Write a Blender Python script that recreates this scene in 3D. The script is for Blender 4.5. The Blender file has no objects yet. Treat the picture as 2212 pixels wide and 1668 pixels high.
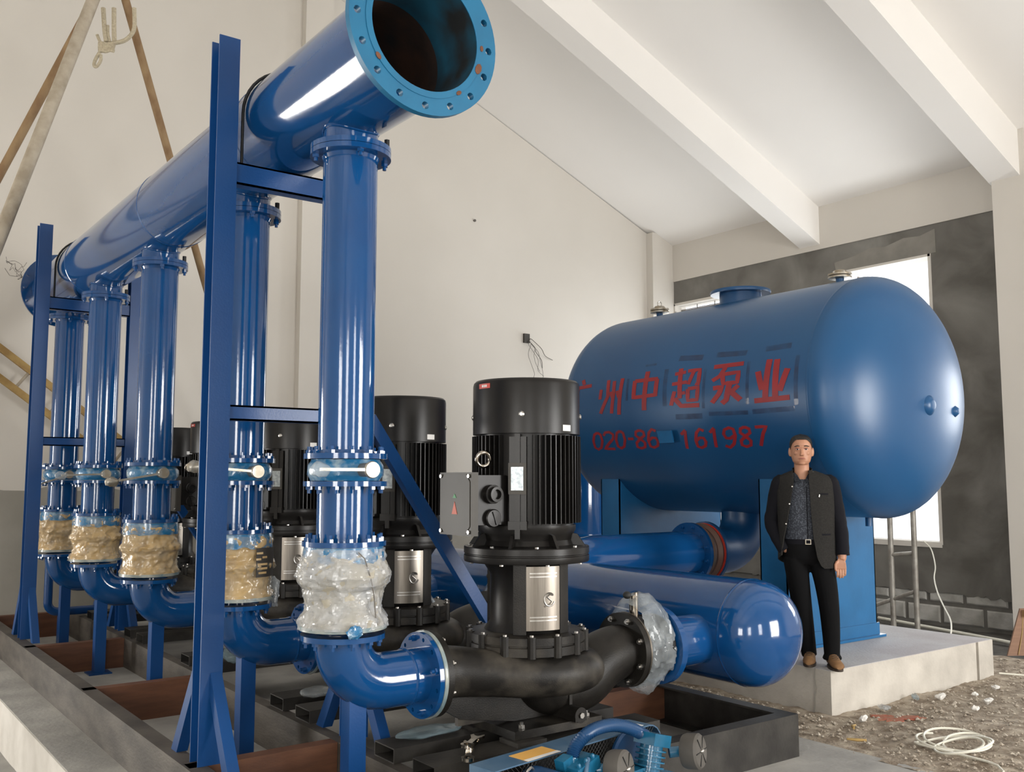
import bpy, math, random
from mathutils import Vector, Matrix, noise

# ------------------------------------------------------------------ camera, world, daylight, exposure
scene = bpy.context.scene
COL = scene.collection
cam_data = bpy.data.cameras.new('camera')
cam_data.sensor_fit = 'HORIZONTAL'
cam_data.sensor_width = 36.0
cam_data.lens = 36.0 * 2065.6 / 2212.0
cam_data.clip_start = 0.05
camera = bpy.data.objects.new('camera', cam_data)
camera.location = (0, 0, 1.70)
camera.rotation_euler = (math.radians(90 + 5.557), 0, math.radians(-36.672))
COL.objects.link(camera)
scene.camera = camera

world = bpy.data.worlds.new('daylight')
scene.world = world
world.use_nodes = True
_bg = world.node_tree.nodes['Background']
_bg.inputs['Color'].default_value = (0.93, 0.96, 1.0, 1)
_bg.inputs['Strength'].default_value = 1.6

scene.view_settings.view_transform = 'Standard'
scene.view_settings.look = 'None'
scene.view_settings.exposure = 0.0
scene.view_settings.gamma = 1.0
scene.view_settings.use_curve_mapping = False


def daylight(name, loc, direction, w, h, power, color=(1, 1, 1)):
    """daylight entering through one of the openings of the building"""
    d = bpy.data.lights.new(name, 'AREA')
    d.shape = 'RECTANGLE'
    d.size = w
    d.size_y = h
    d.energy = power
    d.color = color
    o = bpy.data.objects.new(name, d)
    o.location = loc
    o.rotation_euler = Vector(direction).to_track_quat('-Z', 'Z').to_euler()
    COL.objects.link(o)
    return o


# openings: left wall (three tall windows), rear wall (gate and two windows), right wall windows
XL, XR, YB, YE = -5.65, 12.65, -5.0, 12.2
LEFT_WIN = [(-2.9, -0.3, 0.5, 4.0)]
END_DOOR = (-4.6, -2.3, -0.30, 2.9)
RIGHT_WIN = (2.3, 3.9, 0.8, 4.5)
REAR_WIN = [(-3.4, -1.6, 0.9, 3.9), (2.0, 3.2, 0.9, 3.9), (6.2, 9.4, 0.0, 3.9)]
for a, b, c, d in LEFT_WIN:
    daylight('daylight_left', (XL - 0.12, (a + b) / 2, (c + d) / 2), (1, 0, 0.0), b - a, d - c, 46 * (b - a) * (d - c), (1.0, 0.965, 0.91))
for a, b, c, d in REAR_WIN:
    daylight('daylight_rear', ((a + b) / 2, YB - 0.12, (c + d) / 2), (0, 1, -0.35 if b - a > 2.5 else -0.1), b - a, d - c,
             (64 if b - a > 2.5 else 36) * (b - a) * (d - c), (1.0, 0.98, 0.95))
daylight('daylight_end', ((END_DOOR[0] + END_DOOR[1]) / 2, YE + 0.15, (END_DOOR[2] + END_DOOR[3]) / 2), (0, -1, -0.15), END_DOOR[1] - END_DOOR[0], END_DOOR[3] - END_DOOR[2], 520, (1.0, 0.97, 0.92))
daylight('daylight_right', (XR + 0.3, (RIGHT_WIN[0] + RIGHT_WIN[1]) / 2, (RIGHT_WIN[2] + RIGHT_WIN[3]) / 2), (-1, 0, -0.3), 1.6, 3.7, 210, (0.97, 0.985, 1.0))
daylight('daylight_right', (XR + 0.3, 7.87, 2.85), (-1, 0, 0.1), 1.5, 4.0, 330, (0.95, 0.98, 1.0))
daylight('daylight_right', (XR + 0.3, 11.2, 2.85), (-1, 0, 0.1), 1.6, 4.0, 210, (0.95, 0.98, 1.0))


# ------------------------------------------------------------------ materials
def principled(name, color, rough=0.5, metal=0.0, coat=0.0, color2=None, scale=4.0, mixpos=(0.35, 0.65), detail=4.0,
               bump=0.0, bscale=40.0, stretch=None, rough2=None, spec=0.5, coat_rough=0.06, distort=0.0, alpha=1.0):
    m = bpy.data.materials.new(name)
    m.use_nodes = True
    nt = m.node_tree
    N, L = nt.nodes, nt.links
    b = N['Principled BSDF']
    b.inputs['Base Color'].default_value = (*color, 1)
    b.inputs['Roughness'].default_value = rough
    b.inputs['Metallic'].default_value = metal
    b.inputs['Coat Weight'].default_value = coat
    b.inputs['Coat Roughness'].default_value = coat_rough
    b.inputs['Specular IOR Level'].default_value = spec
    b.inputs['Alpha'].default_value = alpha
    tc = N.new('ShaderNodeTexCoord')
    src = tc.outputs['Object']
    if stretch:
        mp = N.new('ShaderNodeMapping')
        mp.inputs['Scale'].default_value = stretch
        L.new(src, mp.inputs['Vector'])
        src = mp.outputs['Vector']
    if color2 is not None or rough2 is not None:
        n = N.new('ShaderNodeTexNoise')
        n.inputs['Scale'].default_value = scale
        n.inputs['Detail'].default_value = detail
        n.inputs['Distortion'].default_value = distort
        L.new(src, n.inputs['Vector'])
        mr = N.new('ShaderNodeMapRange')
        mr.inputs['From Min'].default_value = mixpos[0]
        mr.inputs['From Max'].default_value = mixpos[1]
        L.new(n.outputs['Fac'], mr.inputs['Value'])
        if color2 is not None:
            mx = N.new('ShaderNodeMix')
            mx.data_type = 'RGBA'
            mx.inputs['A'].default_value = (*color, 1)
            mx.inputs['B'].default_value = (*color2, 1)
            L.new(mr.outputs['Result'], mx.inputs['Factor'])
            L.new(mx.outputs['Result'], b.inputs['Base Color'])
        if rough2 is not None:
            mf = N.new('ShaderNodeMapRange')
            mf.inputs['To Min'].default_value = rough
            mf.inputs['To Max'].default_value = rough2
            L.new(mr.outputs['Result'], mf.inputs['Value'])
            L.new(mf.outputs['Result'], b.inputs['Roughness'])
    if bump:
        n2 = N.new('ShaderNodeTexNoise')
        n2.inputs['Scale'].default_value = bscale
        n2.inputs['Detail'].default_value = 5
        L.new(src, n2.inputs['Vector'])
        bp = N.new('ShaderNodeBump')
        bp.inputs['Strength'].default_value = bump
        bp.inputs['Distance'].default_value = 0.01
        L.new(n2.outputs['Fac'], bp.inputs['Height'])
        L.new(bp.outputs['Normal'], b.inputs['Normal'])
    return m


M = {}
M['blue'] = principled('gloss_blue_paint', (0.005, 0.066, 0.215), 0.10, coat=0.4, color2=(0.005, 0.058, 0.195), scale=3, bump=0.02, bscale=60)
M['blue_flat'] = principled('satin_blue_paint', (0.005, 0.060, 0.215), 0.32, color2=(0.005, 0.052, 0.19), scale=2, bump=0.05, bscale=90)
M['tank'] = principled('tank_blue_paint', (0.008, 0.077, 0.20), 0.35, color2=(0.007, 0.067, 0.185), scale=1.2, mixpos=(0.3, 0.7), bump=0.02, bscale=25)
M['saddle'] = principled('saddle_light_blue', (0.016, 0.135, 0.32), 0.32, color2=(0.012, 0.105, 0.25), scale=2.2, mixpos=(0.42, 0.62), bump=0.05, bscale=40)  # lighter blue than the tank, with darker patches
M['cyan'] = principled('cyan_primer_paint', (0.009, 0.145, 0.285), 0.45, color2=(0.009, 0.125, 0.25), scale=6)
M['bore'] = principled('rusty_pipe_bore', (0.012, 0.012, 0.013), 0.75, color2=(0.05, 0.022, 0.013), scale=5, bump=0.2, bscale=30)
M['rust'] = principled('rust_spot', (0.18, 0.065, 0.03), 0.8, color2=(0.1, 0.04, 0.02), scale=20)
M['castblack'] = principled('black_cast_iron', (0.0095, 0.0085, 0.0075), 0.42, spec=0.28, color2=(0.018, 0.016, 0.0135), scale=9, bump=0.12, bscale=160)
M['dusty'] = principled('dusty_cast_iron', (0.012, 0.0108, 0.0095), 0.46, spec=0.3, color2=(0.082, 0.072, 0.058), scale=6, mixpos=(0.45, 0.82), bump=0.12, bscale=160)
M['motor'] = principled('motor_black_paint', (0.007, 0.0063, 0.0058), 0.34, spec=0.32, color2=(0.010, 0.009, 0.0083), scale=6, bump=0.03, bscale=200)
M['termbox'] = principled('terminal_box_grey', (0.046, 0.041, 0.033), 0.5, color2=(0.038, 0.034, 0.028), scale=5)
M['inox'] = principled('brushed_stainless', (0.25, 0.225, 0.195), 0.32, metal=1.0, color2=(0.20, 0.18, 0.155), scale=6, stretch=(30, 30, 1))
M['zinc'] = principled('zinc_bolt', (0.55, 0.54, 0.52), 0.32, metal=1.0, color2=(0.40, 0.38, 0.35), scale=30)
M['chrome'] = principled('chrome_tool', (0.62, 0.58, 0.52), 0.15, metal=1.0, color2=(0.35, 0.30, 0.24), scale=40)
M['skidface'] = principled('dusty_channel_steel', (0.048, 0.041, 0.034), 0.65, color2=(0.105, 0.091, 0.076), scale=3, stretch=(1, 1, 3), bump=0.2, bscale=25, detail=7)
M['skidred'] = principled('red_oxide_steel', (0.10, 0.040, 0.020), 0.6, color2=(0.15, 0.062, 0.030), scale=4, stretch=(1, 1, 6), bump=0.1, bscale=40)
M['skiddark'] = principled('dark_mill_steel', (0.026, 0.024, 0.022), 0.5, spec=0.3, color2=(0.060, 0.056, 0.050), scale=5, mixpos=(0.4, 0.75), bump=0.15, bscale=50, detail=7)
M['concrete'] = principled('raw_concrete', (0.42, 0.39, 0.345), 0.85, color2=(0.56, 0.525, 0.465), scale=3, bump=0.3, bscale=35, detail=8)
M['slab'] = principled('dusty_slab', (0.26, 0.255, 0.24), 0.85, color2=(0.40, 0.39, 0.365), scale=2.2, bump=0.35, bscale=28, detail=9)
M['plinthtop'] = principled('painted_dust_concrete', (0.52, 0.525, 0.525), 0.85, color2=(0.41, 0.38, 0.385), scale=1.6, bump=0.35, bscale=45, detail=8)
M['gravel'] = principled('gravel_soil', (0.20, 0.155, 0.11), 0.95, color2=(0.43, 0.37, 0.29), scale=9, mixpos=(0.38, 0.64), bump=1.0, bscale=55, detail=12)
M['stone'] = principled('gravel_stone', (0.26, 0.215, 0.165), 0.9, color2=(0.45, 0.40, 0.33), scale=8, bump=0.3, bscale=60)
M['soil'] = principled('dark_soil', (0.045, 0.042, 0.038), 0.95, color2=(0.09, 0.083, 0.072), scale=4, bump=0.8, bscale=20)
M['wall'] = principled('white_wall_paint', (0.68, 0.645, 0.59), 0.8, color2=(0.64, 0.605, 0.55), scale=0.5, bump=0.05, bscale=18)
M['ceiling'] = principled('white_ceiling_paint', (0.88, 0.855, 0.82), 0.85, color2=(0.85, 0.825, 0.79), scale=0.4)
M['render'] = principled('grey_cement_render', (0.115, 0.108, 0.095), 0.9, color2=(0.26, 0.252, 0.23), scale=1.3, mixpos=(0.36, 0.80), bump=0.5, bscale=9, detail=10, distort=0.6)
M['render2'] = principled('pale_cement_render', (0.21, 0.20, 0.178), 0.9, color2=(0.27, 0.255, 0.225), scale=3, bump=0.3, bscale=20)
M['dado'] = principled('grey_dado_render', (0.30, 0.285, 0.25), 0.9, color2=(0.38, 0.36, 0.32), scale=1.2, bump=0.3, bscale=14, detail=9)
M['block'] = principled('aerated_block', (0.50, 0.49, 0.46), 0.95, color2=(0.34, 0.33, 0.30), scale=5, bump=0.5, bscale=24)
M['poleb'] = principled('rusty_brown_pole', (0.20, 0.115, 0.052), 0.7, color2=(0.30, 0.20, 0.10), scale=9, stretch=(1, 1, 0.4), bump=0.2)
M['poleg'] = principled('cement_grey_pole', (0.32, 0.27, 0.20), 0.75, color2=(0.44, 0.385, 0.305), scale=8, bump=0.3)
M['bamboo'] = principled('yellow_ladder_rail', (0.42, 0.28, 0.09), 0.6, color2=(0.30, 0.18, 0.055), scale=7)
M['rope'] = principled('pale_rope', (0.50, 0.44, 0.32), 0.9, color2=(0.38, 0.33, 0.24), scale=60)
M['cable'] = principled('white_cable', (0.74, 0.72, 0.62), 0.5)
M['wire'] = principled('grey_wire', (0.14, 0.125, 0.11), 0.6)
M['slabedge_lit'] = principled('sidelit_slab_concrete', (0.66, 0.63, 0.58), 0.85, color2=(0.56, 0.53, 0.48), scale=4, bump=0.2, bscale=30)  # slab concrete lightened to paint in the strong light from the left
M['black'] = principled('black_rubber', (0.012, 0.012, 0.012), 0.6)
M['red'] = principled('red_letter_paint', (0.30, 0.012, 0.016), 0.45, color2=(0.24, 0.012, 0.018), scale=6)
M['redstk'] = principled('red_sticker', (0.55, 0.05, 0.03), 0.4)
M['white'] = principled('white_print', (0.75, 0.74, 0.72), 0.5)
M['plate'] = principled('aluminium_nameplate', (0.42, 0.46, 0.47), 0.35, metal=0.6, color2=(0.25, 0.28, 0.30), scale=60)
M['orange'] = principled('orange_sticker', (0.72, 0.40, 0.10), 0.5)
M['green'] = principled('green_mark', (0.05, 0.25, 0.09), 0.5)
M['warn'] = principled('warning_red_mark', (0.50, 0.09, 0.045), 0.5)
M['compblue'] = principled('compressor_cyan_paint', (0.008, 0.105, 0.20), 0.25, coat=0.4, color2=(0.012, 0.13, 0.25), scale=20)
M['guardblue'] = principled('belt_guard_blue', (0.035, 0.10, 0.19), 0.4, color2=(0.085, 0.155, 0.24), scale=6)
M['hoseblue'] = principled('ribbed_hose_blue', (0.010, 0.055, 0.15), 0.35)
M['filter'] = principled('grey_filter_plastic', (0.075, 0.068, 0.060), 0.6, color2=(0.10, 0.092, 0.082), scale=10)
M['brass'] = principled('bronze_valve', (0.30, 0.24, 0.15), 0.35, metal=0.8, color2=(0.42, 0.40, 0.36), scale=20)
M['board'] = principled('brown_board', (0.19, 0.095, 0.05), 0.6, color2=(0.23, 0.12, 0.065), scale=4, stretch=(1, 1, 8))
M['paper'] = principled('white_scrap', (0.70, 0.68, 0.64), 0.7, bump=0.3, bscale=30)
M['redstain'] = principled('red_paint_gravel', (0.36, 0.085, 0.045), 0.9, color2=(0.28, 0.13, 0.08), scale=25, bump=0.8, bscale=40)
M['skin'] = principled('skin', (0.46, 0.235, 0.145), 0.5, color2=(0.42, 0.20, 0.12), scale=12)
M['hair'] = principled('black_hair', (0.010, 0.008, 0.007), 0.5, bump=0.4, bscale=150)
M['lip'] = principled('lip', (0.32, 0.11, 0.085), 0.5)
M['eyew'] = principled('eye_white', (0.55, 0.50, 0.46), 0.3)
M['jacket'] = principled('charcoal_wool', (0.017, 0.016, 0.015), 0.9, spec=0.2, color2=(0.024, 0.023, 0.021), scale=90, bump=0.1, bscale=250)
M['sleeve'] = principled('navy_black_sleeve', (0.006, 0.006, 0.009), 0.85, spec=0.2, bump=0.25, bscale=14)
M['shirt'] = principled('patterned_dark_shirt', (0.020, 0.024, 0.034), 0.8, color2=(0.075, 0.085, 0.105), scale=110, mixpos=(0.5, 0.6))
M['trouser'] = principled('black_trousers', (0.0045, 0.0045, 0.005), 0.9, spec=0.15, bump=0.25, bscale=12)
M['shoe'] = principled('tan_suede', (0.22, 0.115, 0.045), 0.8, color2=(0.17, 0.085, 0.034), scale=20)
M['sole'] = principled('dark_sole', (0.05, 0.035, 0.025), 0.8)
M['kraft'] = principled('kraft_wrap', (0.56, 0.385, 0.17), 0.35, coat=0.9, color2=(0.38, 0.24, 0.09), scale=11, mixpos=(0.5, 0.72), bump=0.8, bscale=14, coat_rough=0.12)
M['film'] = principled('white_film_wrap', (0.62, 0.62, 0.62), 0.28, coat=1.0, color2=(0.50, 0.44, 0.34), scale=10, mixpos=(0.42, 0.7), bump=0.9, bscale=16, coat_rough=0.1)
M['filmblue'] = principled('blue_tinted_film', (0.02, 0.16, 0.34), 0.25, coat=1.0, color2=(0.30, 0.42, 0.50), scale=14, mixpos=(0.5, 0.7), bump=0.8, bscale=20, coat_rough=0.1)
M['bagstamp'] = principled('dark_stamp', (0.03, 0.025, 0.02), 0.5)
M['gasket'] = principled('pale_gasket_rim', (0.38, 0.40, 0.36), 0.3, coat=0.6, color2=(0.14, 0.22, 0.25), scale=9)
M['brownrubber'] = principled('brown_tape_joint', (0.16, 0.075, 0.05), 0.5, color2=(0.11, 0.10, 0.085), scale=4)
M['scaffold'] = principled('galvanised_scaffold', (0.42, 0.40, 0.36), 0.5, metal=0.3, color2=(0.25, 0.23, 0.20), scale=7)
M['outside'] = principled('outside_cream_wall', (0.80, 0.77, 0.72), 0.9, color2=(0.74, 0.70, 0.65), scale=5)

# clear plastic bag over the suction valve: thin sheet with real transmission
def clear_film(name, color, fac, rough=0.22):
    m = bpy.data.materials.new(name)
    m.use_nodes = True
    nt = m.node_tree
    N, L = nt.nodes, nt.links
    b = N['Principled BSDF']
    b.inputs['Base Color'].default_value = (*color, 1)
    b.inputs['Roughness'].default_value = rough
    b.inputs['Coat Weight'].default_value = 0.5
    tr = N.new('ShaderNodeBsdfTransparent')
    tc = N.new('ShaderNodeTexCoord')
    n = N.new('ShaderNodeTexNoise')
    n.inputs['Scale'].default_value = 9
    n.inputs['Detail'].default_value = 5
    L.new(tc.outputs['Object'], n.inputs['Vector'])
    mr = N.new('ShaderNodeMapRange')
    mr.inputs['From Min'].default_value = 0.3
    mr.inputs['From Max'].default_value = 0.7
    mr.inputs['To Min'].default_value = fac - 0.2
    mr.inputs['To Max'].default_value = min(1.0, fac + 0.2)
    L.new(n.outputs['Fac'], mr.inputs['Value'])
    bp = N.new('ShaderNodeBump')
    bp.inputs['Strength'].default_value = 0.7
    bp.inputs['Distance'].default_value = 0.012
    L.new(n.outputs['Fac'], bp.inputs['Height'])
    L.new(bp.outputs['Normal'], b.inputs['Normal'])
    mix = N.new('ShaderNodeMixShader')
    L.new(mr.outputs['Result'], mix.inputs['Fac'])
    L.new(tr.outputs['BSDF'], mix.inputs[1])
    L.new(b.outputs['BSDF'], mix.inputs[2])
    L.new(mix.outputs['Shader'], N['Material Output'].inputs['Surface'])
    return m


M['lever'] = principled('dull_plated_lever', (0.34, 0.30, 0.23), 0.38, metal=0.7, color2=(0.42, 0.40, 0.36), scale=30)
M['filmcore'] = principled('cream_joint_under_film', (0.40, 0.37, 0.30), 0.4, color2=(0.12, 0.12, 0.12), scale=8, mixpos=(0.55, 0.72))
M['crinkle'] = clear_film('white_stretch_film', (0.60, 0.62, 0.64), 0.42, 0.10)
M['crinkle2'] = clear_film('clear_stretch_film', (0.60, 0.54, 0.42), 0.20, 0.08)
M['bag'] = clear_film('clear_plastic_bag', (0.50, 0.55, 0.58), 0.36, 0.14)
M['bagblue'] = clear_film('clear_blue_plastic', (0.30, 0.42, 0.47), 0.34)
M['overspray'] = clear_film('purple_overspray', (0.020, 0.022, 0.065), 0.30, 0.5)
M['lip_spray'] = principled('cyan_overspray_on_bore', (0.012, 0.014, 0.015), 0.7, color2=(0.006, 0.075, 0.13), scale=3.0, mixpos=(0.40, 0.60))


# ------------------------------------------------------------------ mesh helpers
class MB:
    def __init__(s):
        s.v = []
        s.f = []

    def add(s, vs, fs):
        o = len(s.v)
        s.v += [tuple(p) for p in vs]
        s.f += [tuple(i + o for i in f) for f in fs]
        return s

    def box(s, x0, x1, y0, y1, z0, z1):
        vs = [(x0, y0, z0), (x1, y0, z0), (x1, y1, z0), (x0, y1, z0), (x0, y0, z1), (x1, y0, z1), (x1, y1, z1), (x0, y1, z1)]
        return s.add(vs, [(0, 3, 2, 1), (4, 5, 6, 7), (0, 1, 5, 4), (1, 2, 6, 5), (2, 3, 7, 6), (3, 0, 4, 7)])

    def obox(s, c, a, b, d):
        """box about c with half-axis vectors a, b, d"""
        c, a, b, d = Vector(c), Vector(a), Vector(b), Vector(d)
        vs = [c - a - b - d, c + a - b - d, c + a + b - d, c - a + b - d, c - a - b + d, c + a - b + d, c + a + b + d, c - a + b + d]
        return s.add(vs, [(0, 3, 2, 1), (4, 5, 6, 7), (0, 1, 5, 4), (1, 2, 6, 5), (2, 3, 7, 6), (3, 0, 4, 7)])

    def beam(s, p, q, w, h, upv=(0, 0, 1)):
        p, q = Vector(p), Vector(q)
        d = (q - p)
        side = d.cross(Vector(upv)).normalized()
        up = side.cross(d).normalized()
        return s.obox((p + q) / 2, d / 2, side * w / 2, up * h / 2)

    def rings(s, rs, cap0=True, cap1=True, loop=False):
        n = len(rs[0])
        vs = [p for r in rs for p in r]
        fs = []
        m = len(rs)
        for i in range(m if loop else m - 1):
            a, b = i * n, ((i + 1) % m) * n
            for j in range(n):
                k = (j + 1) % n
                fs.append((a + j, a + k, b + k, b + j))
        if not loop:
            if cap0:
                fs.append(tuple(reversed(range(n))))
            if cap1:
                fs.append(tuple((m - 1) * n + j for j in range(n)))
        return s.add(vs, fs)

    def lathe(s, prof, o=(0, 0, 0), d=(0, 0, 1), n=32, cap0=True, cap1=True, loop=False):
        o, d = Vector(o), Vector(d).normalized()
        u = d.orthogonal().normalized() if abs(d.z) < 0.99 else Vector((1, 0, 0))
        w = d.cross(u)
        rs = []
        for r, h in prof:
            rs.append([o + d * h + (u * math.cos(2 * math.pi * j / n) + w * math.sin(2 * math.pi * j / n)) * max(r, 1e-4) for j in range(n)])
        return s.rings(rs, cap0, cap1, loop)

    def cyl(s, p, q, r, n=16, r2=None):
        p, q = Vector(p), Vector(q)
        return s.lathe([(r, 0), (r if r2 is None else r2, (q - p).length)], p, q - p, n)

    def tube(s, pts, r, n=10, cap=True, loop=False):
        pts = [Vector(p) for p in pts]
        m = len(pts)
        rad = r if isinstance(r, (list, tuple)) else [r] * m
        tan = []
        for i in range(m):
            a = pts[(i - 1) % m] if (loop or i > 0) else pts[0]
            b = pts[(i + 1) % m] if (loop or i < m - 1) else pts[-1]
            tan.append((b - a).normalized())
        u = tan[0].orthogonal().normalized()
        rs = []
        for i in range(m):
            if i:
                q = tan[i - 1].rotation_difference(tan[i])
                u = (q @ u)
                u = (u - tan[i] * u.dot(tan[i])).normalized()
            w = tan[i].cross(u)
            rs.append([pts[i] + (u * math.cos(2 * math.pi * j / n) + w * math.sin(2 * math.pi * j / n)) * rad[i] for j in range(n)])
        return s.rings(rs, cap, cap, loop)

    def prism(s, poly, o, a, b, d):
        """2-D polygon in the plane (o, a, b) pushed along vector d"""
        o, a, b, d = Vector(o), Vector(a), Vector(b), Vector(d)
        p0 = [o + a * x + b * y for x, y in poly]
        return s.rings([p0, [p + d for p in p0]])

    def ellipsoid(s, c, rx, ry, rz, n=16, m=10):
        rs = []
        for i in range(1, m):
            t = math.pi * i / m
            rs.append([(c[0] + rx * math.sin(t) * math.cos(2 * math.pi * j / n), c[1] + ry * math.sin(t) * math.sin(2 * math.pi * j / n), c[2] - rz * math.cos(t)) for j in range(n)])
        return s.rings(rs)

    def xf(s, mat):
        s.v = [tuple(mat @ Vector(p)) for p in s.v]
        return s

    def mesh(s, name, mat, smooth=35):
        me = bpy.data.meshes.new(name)
        me.from_pydata([tuple(p) for p in s.v], [], s.f)
        me.validate()
        me.update()
        if smooth:
            me.polygons.foreach_set('use_smooth', [True] * len(me.polygons))
            me.set_sharp_from_angle(angle=math.radians(smooth))
        me.materials.append(mat)
        return me

    def build(s, name, mat, parent=None, smooth=35, fix=True, loc=None):
        me = s.mesh(name, mat, smooth)
        if fix:
            import bmesh
            bm = bmesh.new()
            bm.from_mesh(me)
            bmesh.ops.recalc_face_normals(bm, faces=bm.faces)
            bm.to_mesh(me)
            bm.free()
        o = bpy.data.objects.new(name, me)
        COL.objects.link(o)
        if parent is not None:
            o.parent = parent
        if loc is not None:
            o.location = loc
        return o


def inst(name, me, parent, loc=(0, 0, 0), rot=None, mat=None):
    """another copy of a shared mesh, as a part of parent"""
    o = bpy.data.objects.new(name, me)
    COL.objects.link(o)
    o.parent = parent
    if mat is not None:
        o.matrix_local = mat
    else:
        o.location = loc
        if rot is not None:
            o.rotation_euler = rot
    return o


def tag(o, label=None, cat=None, group=None, kind=None):
    if label:
        o['label'] = label
    if cat:
        o['category'] = cat
    if group:
        o['group'] = group
    if kind:
        o['kind'] = kind
    return o


def thing(name, loc, label, cat, group=None, rz=0.0):
    o = bpy.data.objects.new(name, None)
    o.empty_display_size = 0.1
    o.location = loc
    o.rotation_euler = (0, 0, rz)
    COL.objects.link(o)
    return tag(o, label, cat, group)


CH = {}


def copy_tree(o, parent=None):
    c = o.copy()
    COL.objects.link(c)
    c.parent = parent
    for ch in list(o.children):
        copy_tree(ch, c)
    return c


def hexbolt(r=0.017, h=0.014, shank=0.0, sr=0.009):
    b = MB().lathe([(r, 0), (r, h)], n=6)
    if shank:
        b.lathe([(sr, h), (sr, h + shank)], n=8)
    return b


BOLT = {}


def bolt_mesh(kind):
    if kind not in BOLT:
        if kind == 'blue':
            BOLT[kind] = hexbolt(0.018, 0.016, 0.018, 0.010).mesh('bolt', M['blue'], 30)
        elif kind == 'zinc':
            BOLT[kind] = hexbolt(0.018, 0.016, 0.014, 0.010).mesh('bolt', M['zinc'], 30)
        elif kind == 'black':
            BOLT[kind] = hexbolt(0.015, 0.045, 0.0).mesh('bolt', M['black'], 30)
        elif kind == 'small':
            BOLT[kind] = hexbolt(0.011, 0.009, 0.0).mesh('bolt', M['zinc'], 30)
    return BOLT[kind]


def bolts(parent, kind, c, d, r, n, ph=0.0, which=None):
    """n bolts on a circle of radius r about c, heads pointing along d"""
    c, d = Vector(c), Vector(d).normalized()
    u = d.orthogonal().normalized() if abs(d.z) < 0.99 else Vector((1, 0, 0))
    w = d.cross(u)
    for i in range(n):
        if which is not None and i not in which:
            continue
        a = ph + 2 * math.pi * i / n
        p = c + (u * math.cos(a) + w * math.sin(a)) * r
        mt = Matrix.Translation(p) @ d.to_track_quat('Z', 'Y').to_matrix().to_4x4()
        inst('bolt', bolt_mesh(kind), parent, mat=mt)


def holed_flange(ri, ro, rh, nh, rp, t, o, d):
    """flat ring with nh real bolt holes of radius rh on pitch radius rp, thickness t along d from o"""
    b = MB()
    o, d = Vector(o), Vector(d).normalized()
    u = d.orthogonal().normalized() if abs(d.z) < 0.99 else Vector((1, 0, 0))
    w = d.cross(u)

    def P(r, a, h):
        return o + d * h + (u * math.cos(a) + w * math.sin(a)) * r
    st = 2 * math.pi / nh
    for i in range(nh):
        a0 = i * st
        bd = []
        for k in range(4):
            bd.append((ro, a0 - st / 2 + st * k / 4))
        for k in range(4):
            bd.append((ro + (ri - ro) * k / 4, a0 + st / 2))
        for k in range(4):
            bd.append((ri, a0 + st / 2 - st * k / 4))
        for k in range(4):
            bd.append((ri + (ro - ri) * k / 4, a0 - st / 2))
        hc = Vector((rp * math.cos(a0), rp * math.sin(a0)))
        hole = []
        for r, a in bd:
            q = Vector((r * math.cos(a), r * math.sin(a))) - hc
            q.normalize()
            q = hc + q * rh
            hole.append((q.length, math.atan2(q.y, q.x)))
        vs = []
        for h in (0, t):
            vs += [P(r, a, h) for r, a in bd]
            vs += [P(r, a, h) for r, a in hole]
        fs = []
        for j in range(16):
            k = (j + 1) % 16
            fs.append((j, k, 16 + k, 16 + j))
            fs.append((32 + j, 48 + j, 48 + k, 32 + k))
            fs.append((16 + j, 16 + k, 48 + k, 48 + j))
            if j < 4 or 8 <= j < 12:
                fs.append((j, 32 + j, 32 + k, k))
        b.add(vs, fs)
    return b


def crumple(b, amp, freq, seed=0.0, center=None):
    """push the vertices about with smooth noise: crumpled film, rough stone"""
    out = []
    for p in b.v:
        q = Vector(p)
        n = noise.noise_vector((q + Vector((seed, seed * 1.7, -seed))) * freq)
        n2 = noise.noise_vector((q + Vector((-seed, seed, seed * 0.3))) * freq * 2.7)
        out.append(tuple(q + (n + n2 * 0.5) * amp))
    b.v = out
    return b

# ------------------------------------------------------------------ the building
EAVE, SLOPE, RIDGE_X = 5.93, 0.41, 3.5
RIDGE_Z = EAVE + SLOPE * (XR - RIDGE_X)


def roof_z(x):
    return EAVE + SLOPE * ((XR - x) if x >= RIDGE_X else (x - XL))


def struct(name, b, mat, smooth=None):
    return tag(b.build(name, mat, smooth=smooth), kind='structure')


def wall_pieces(b, u0, u1, w0, w1, holes, put):
    """rectangle u0..u1 x w0..w1 minus holes (u0,u1,w0,w1), emitted as boxes through put"""
    us = sorted({u0, u1, *[h[0] for h in holes], *[h[1] for h in holes]})
    ws = sorted({w0, w1, *[h[2] for h in holes], *[h[3] for h in holes]})
    for i in range(len(us) - 1):
        for j in range(len(ws) - 1):
            cu, cw = (us[i] + us[i + 1]) / 2, (ws[j] + ws[j + 1]) / 2
            if any(h[0] < cu < h[1] and h[2] < cw < h[3] for h in holes):
                continue
            put(us[i], us[i + 1], ws[j], ws[j + 1])


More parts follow.
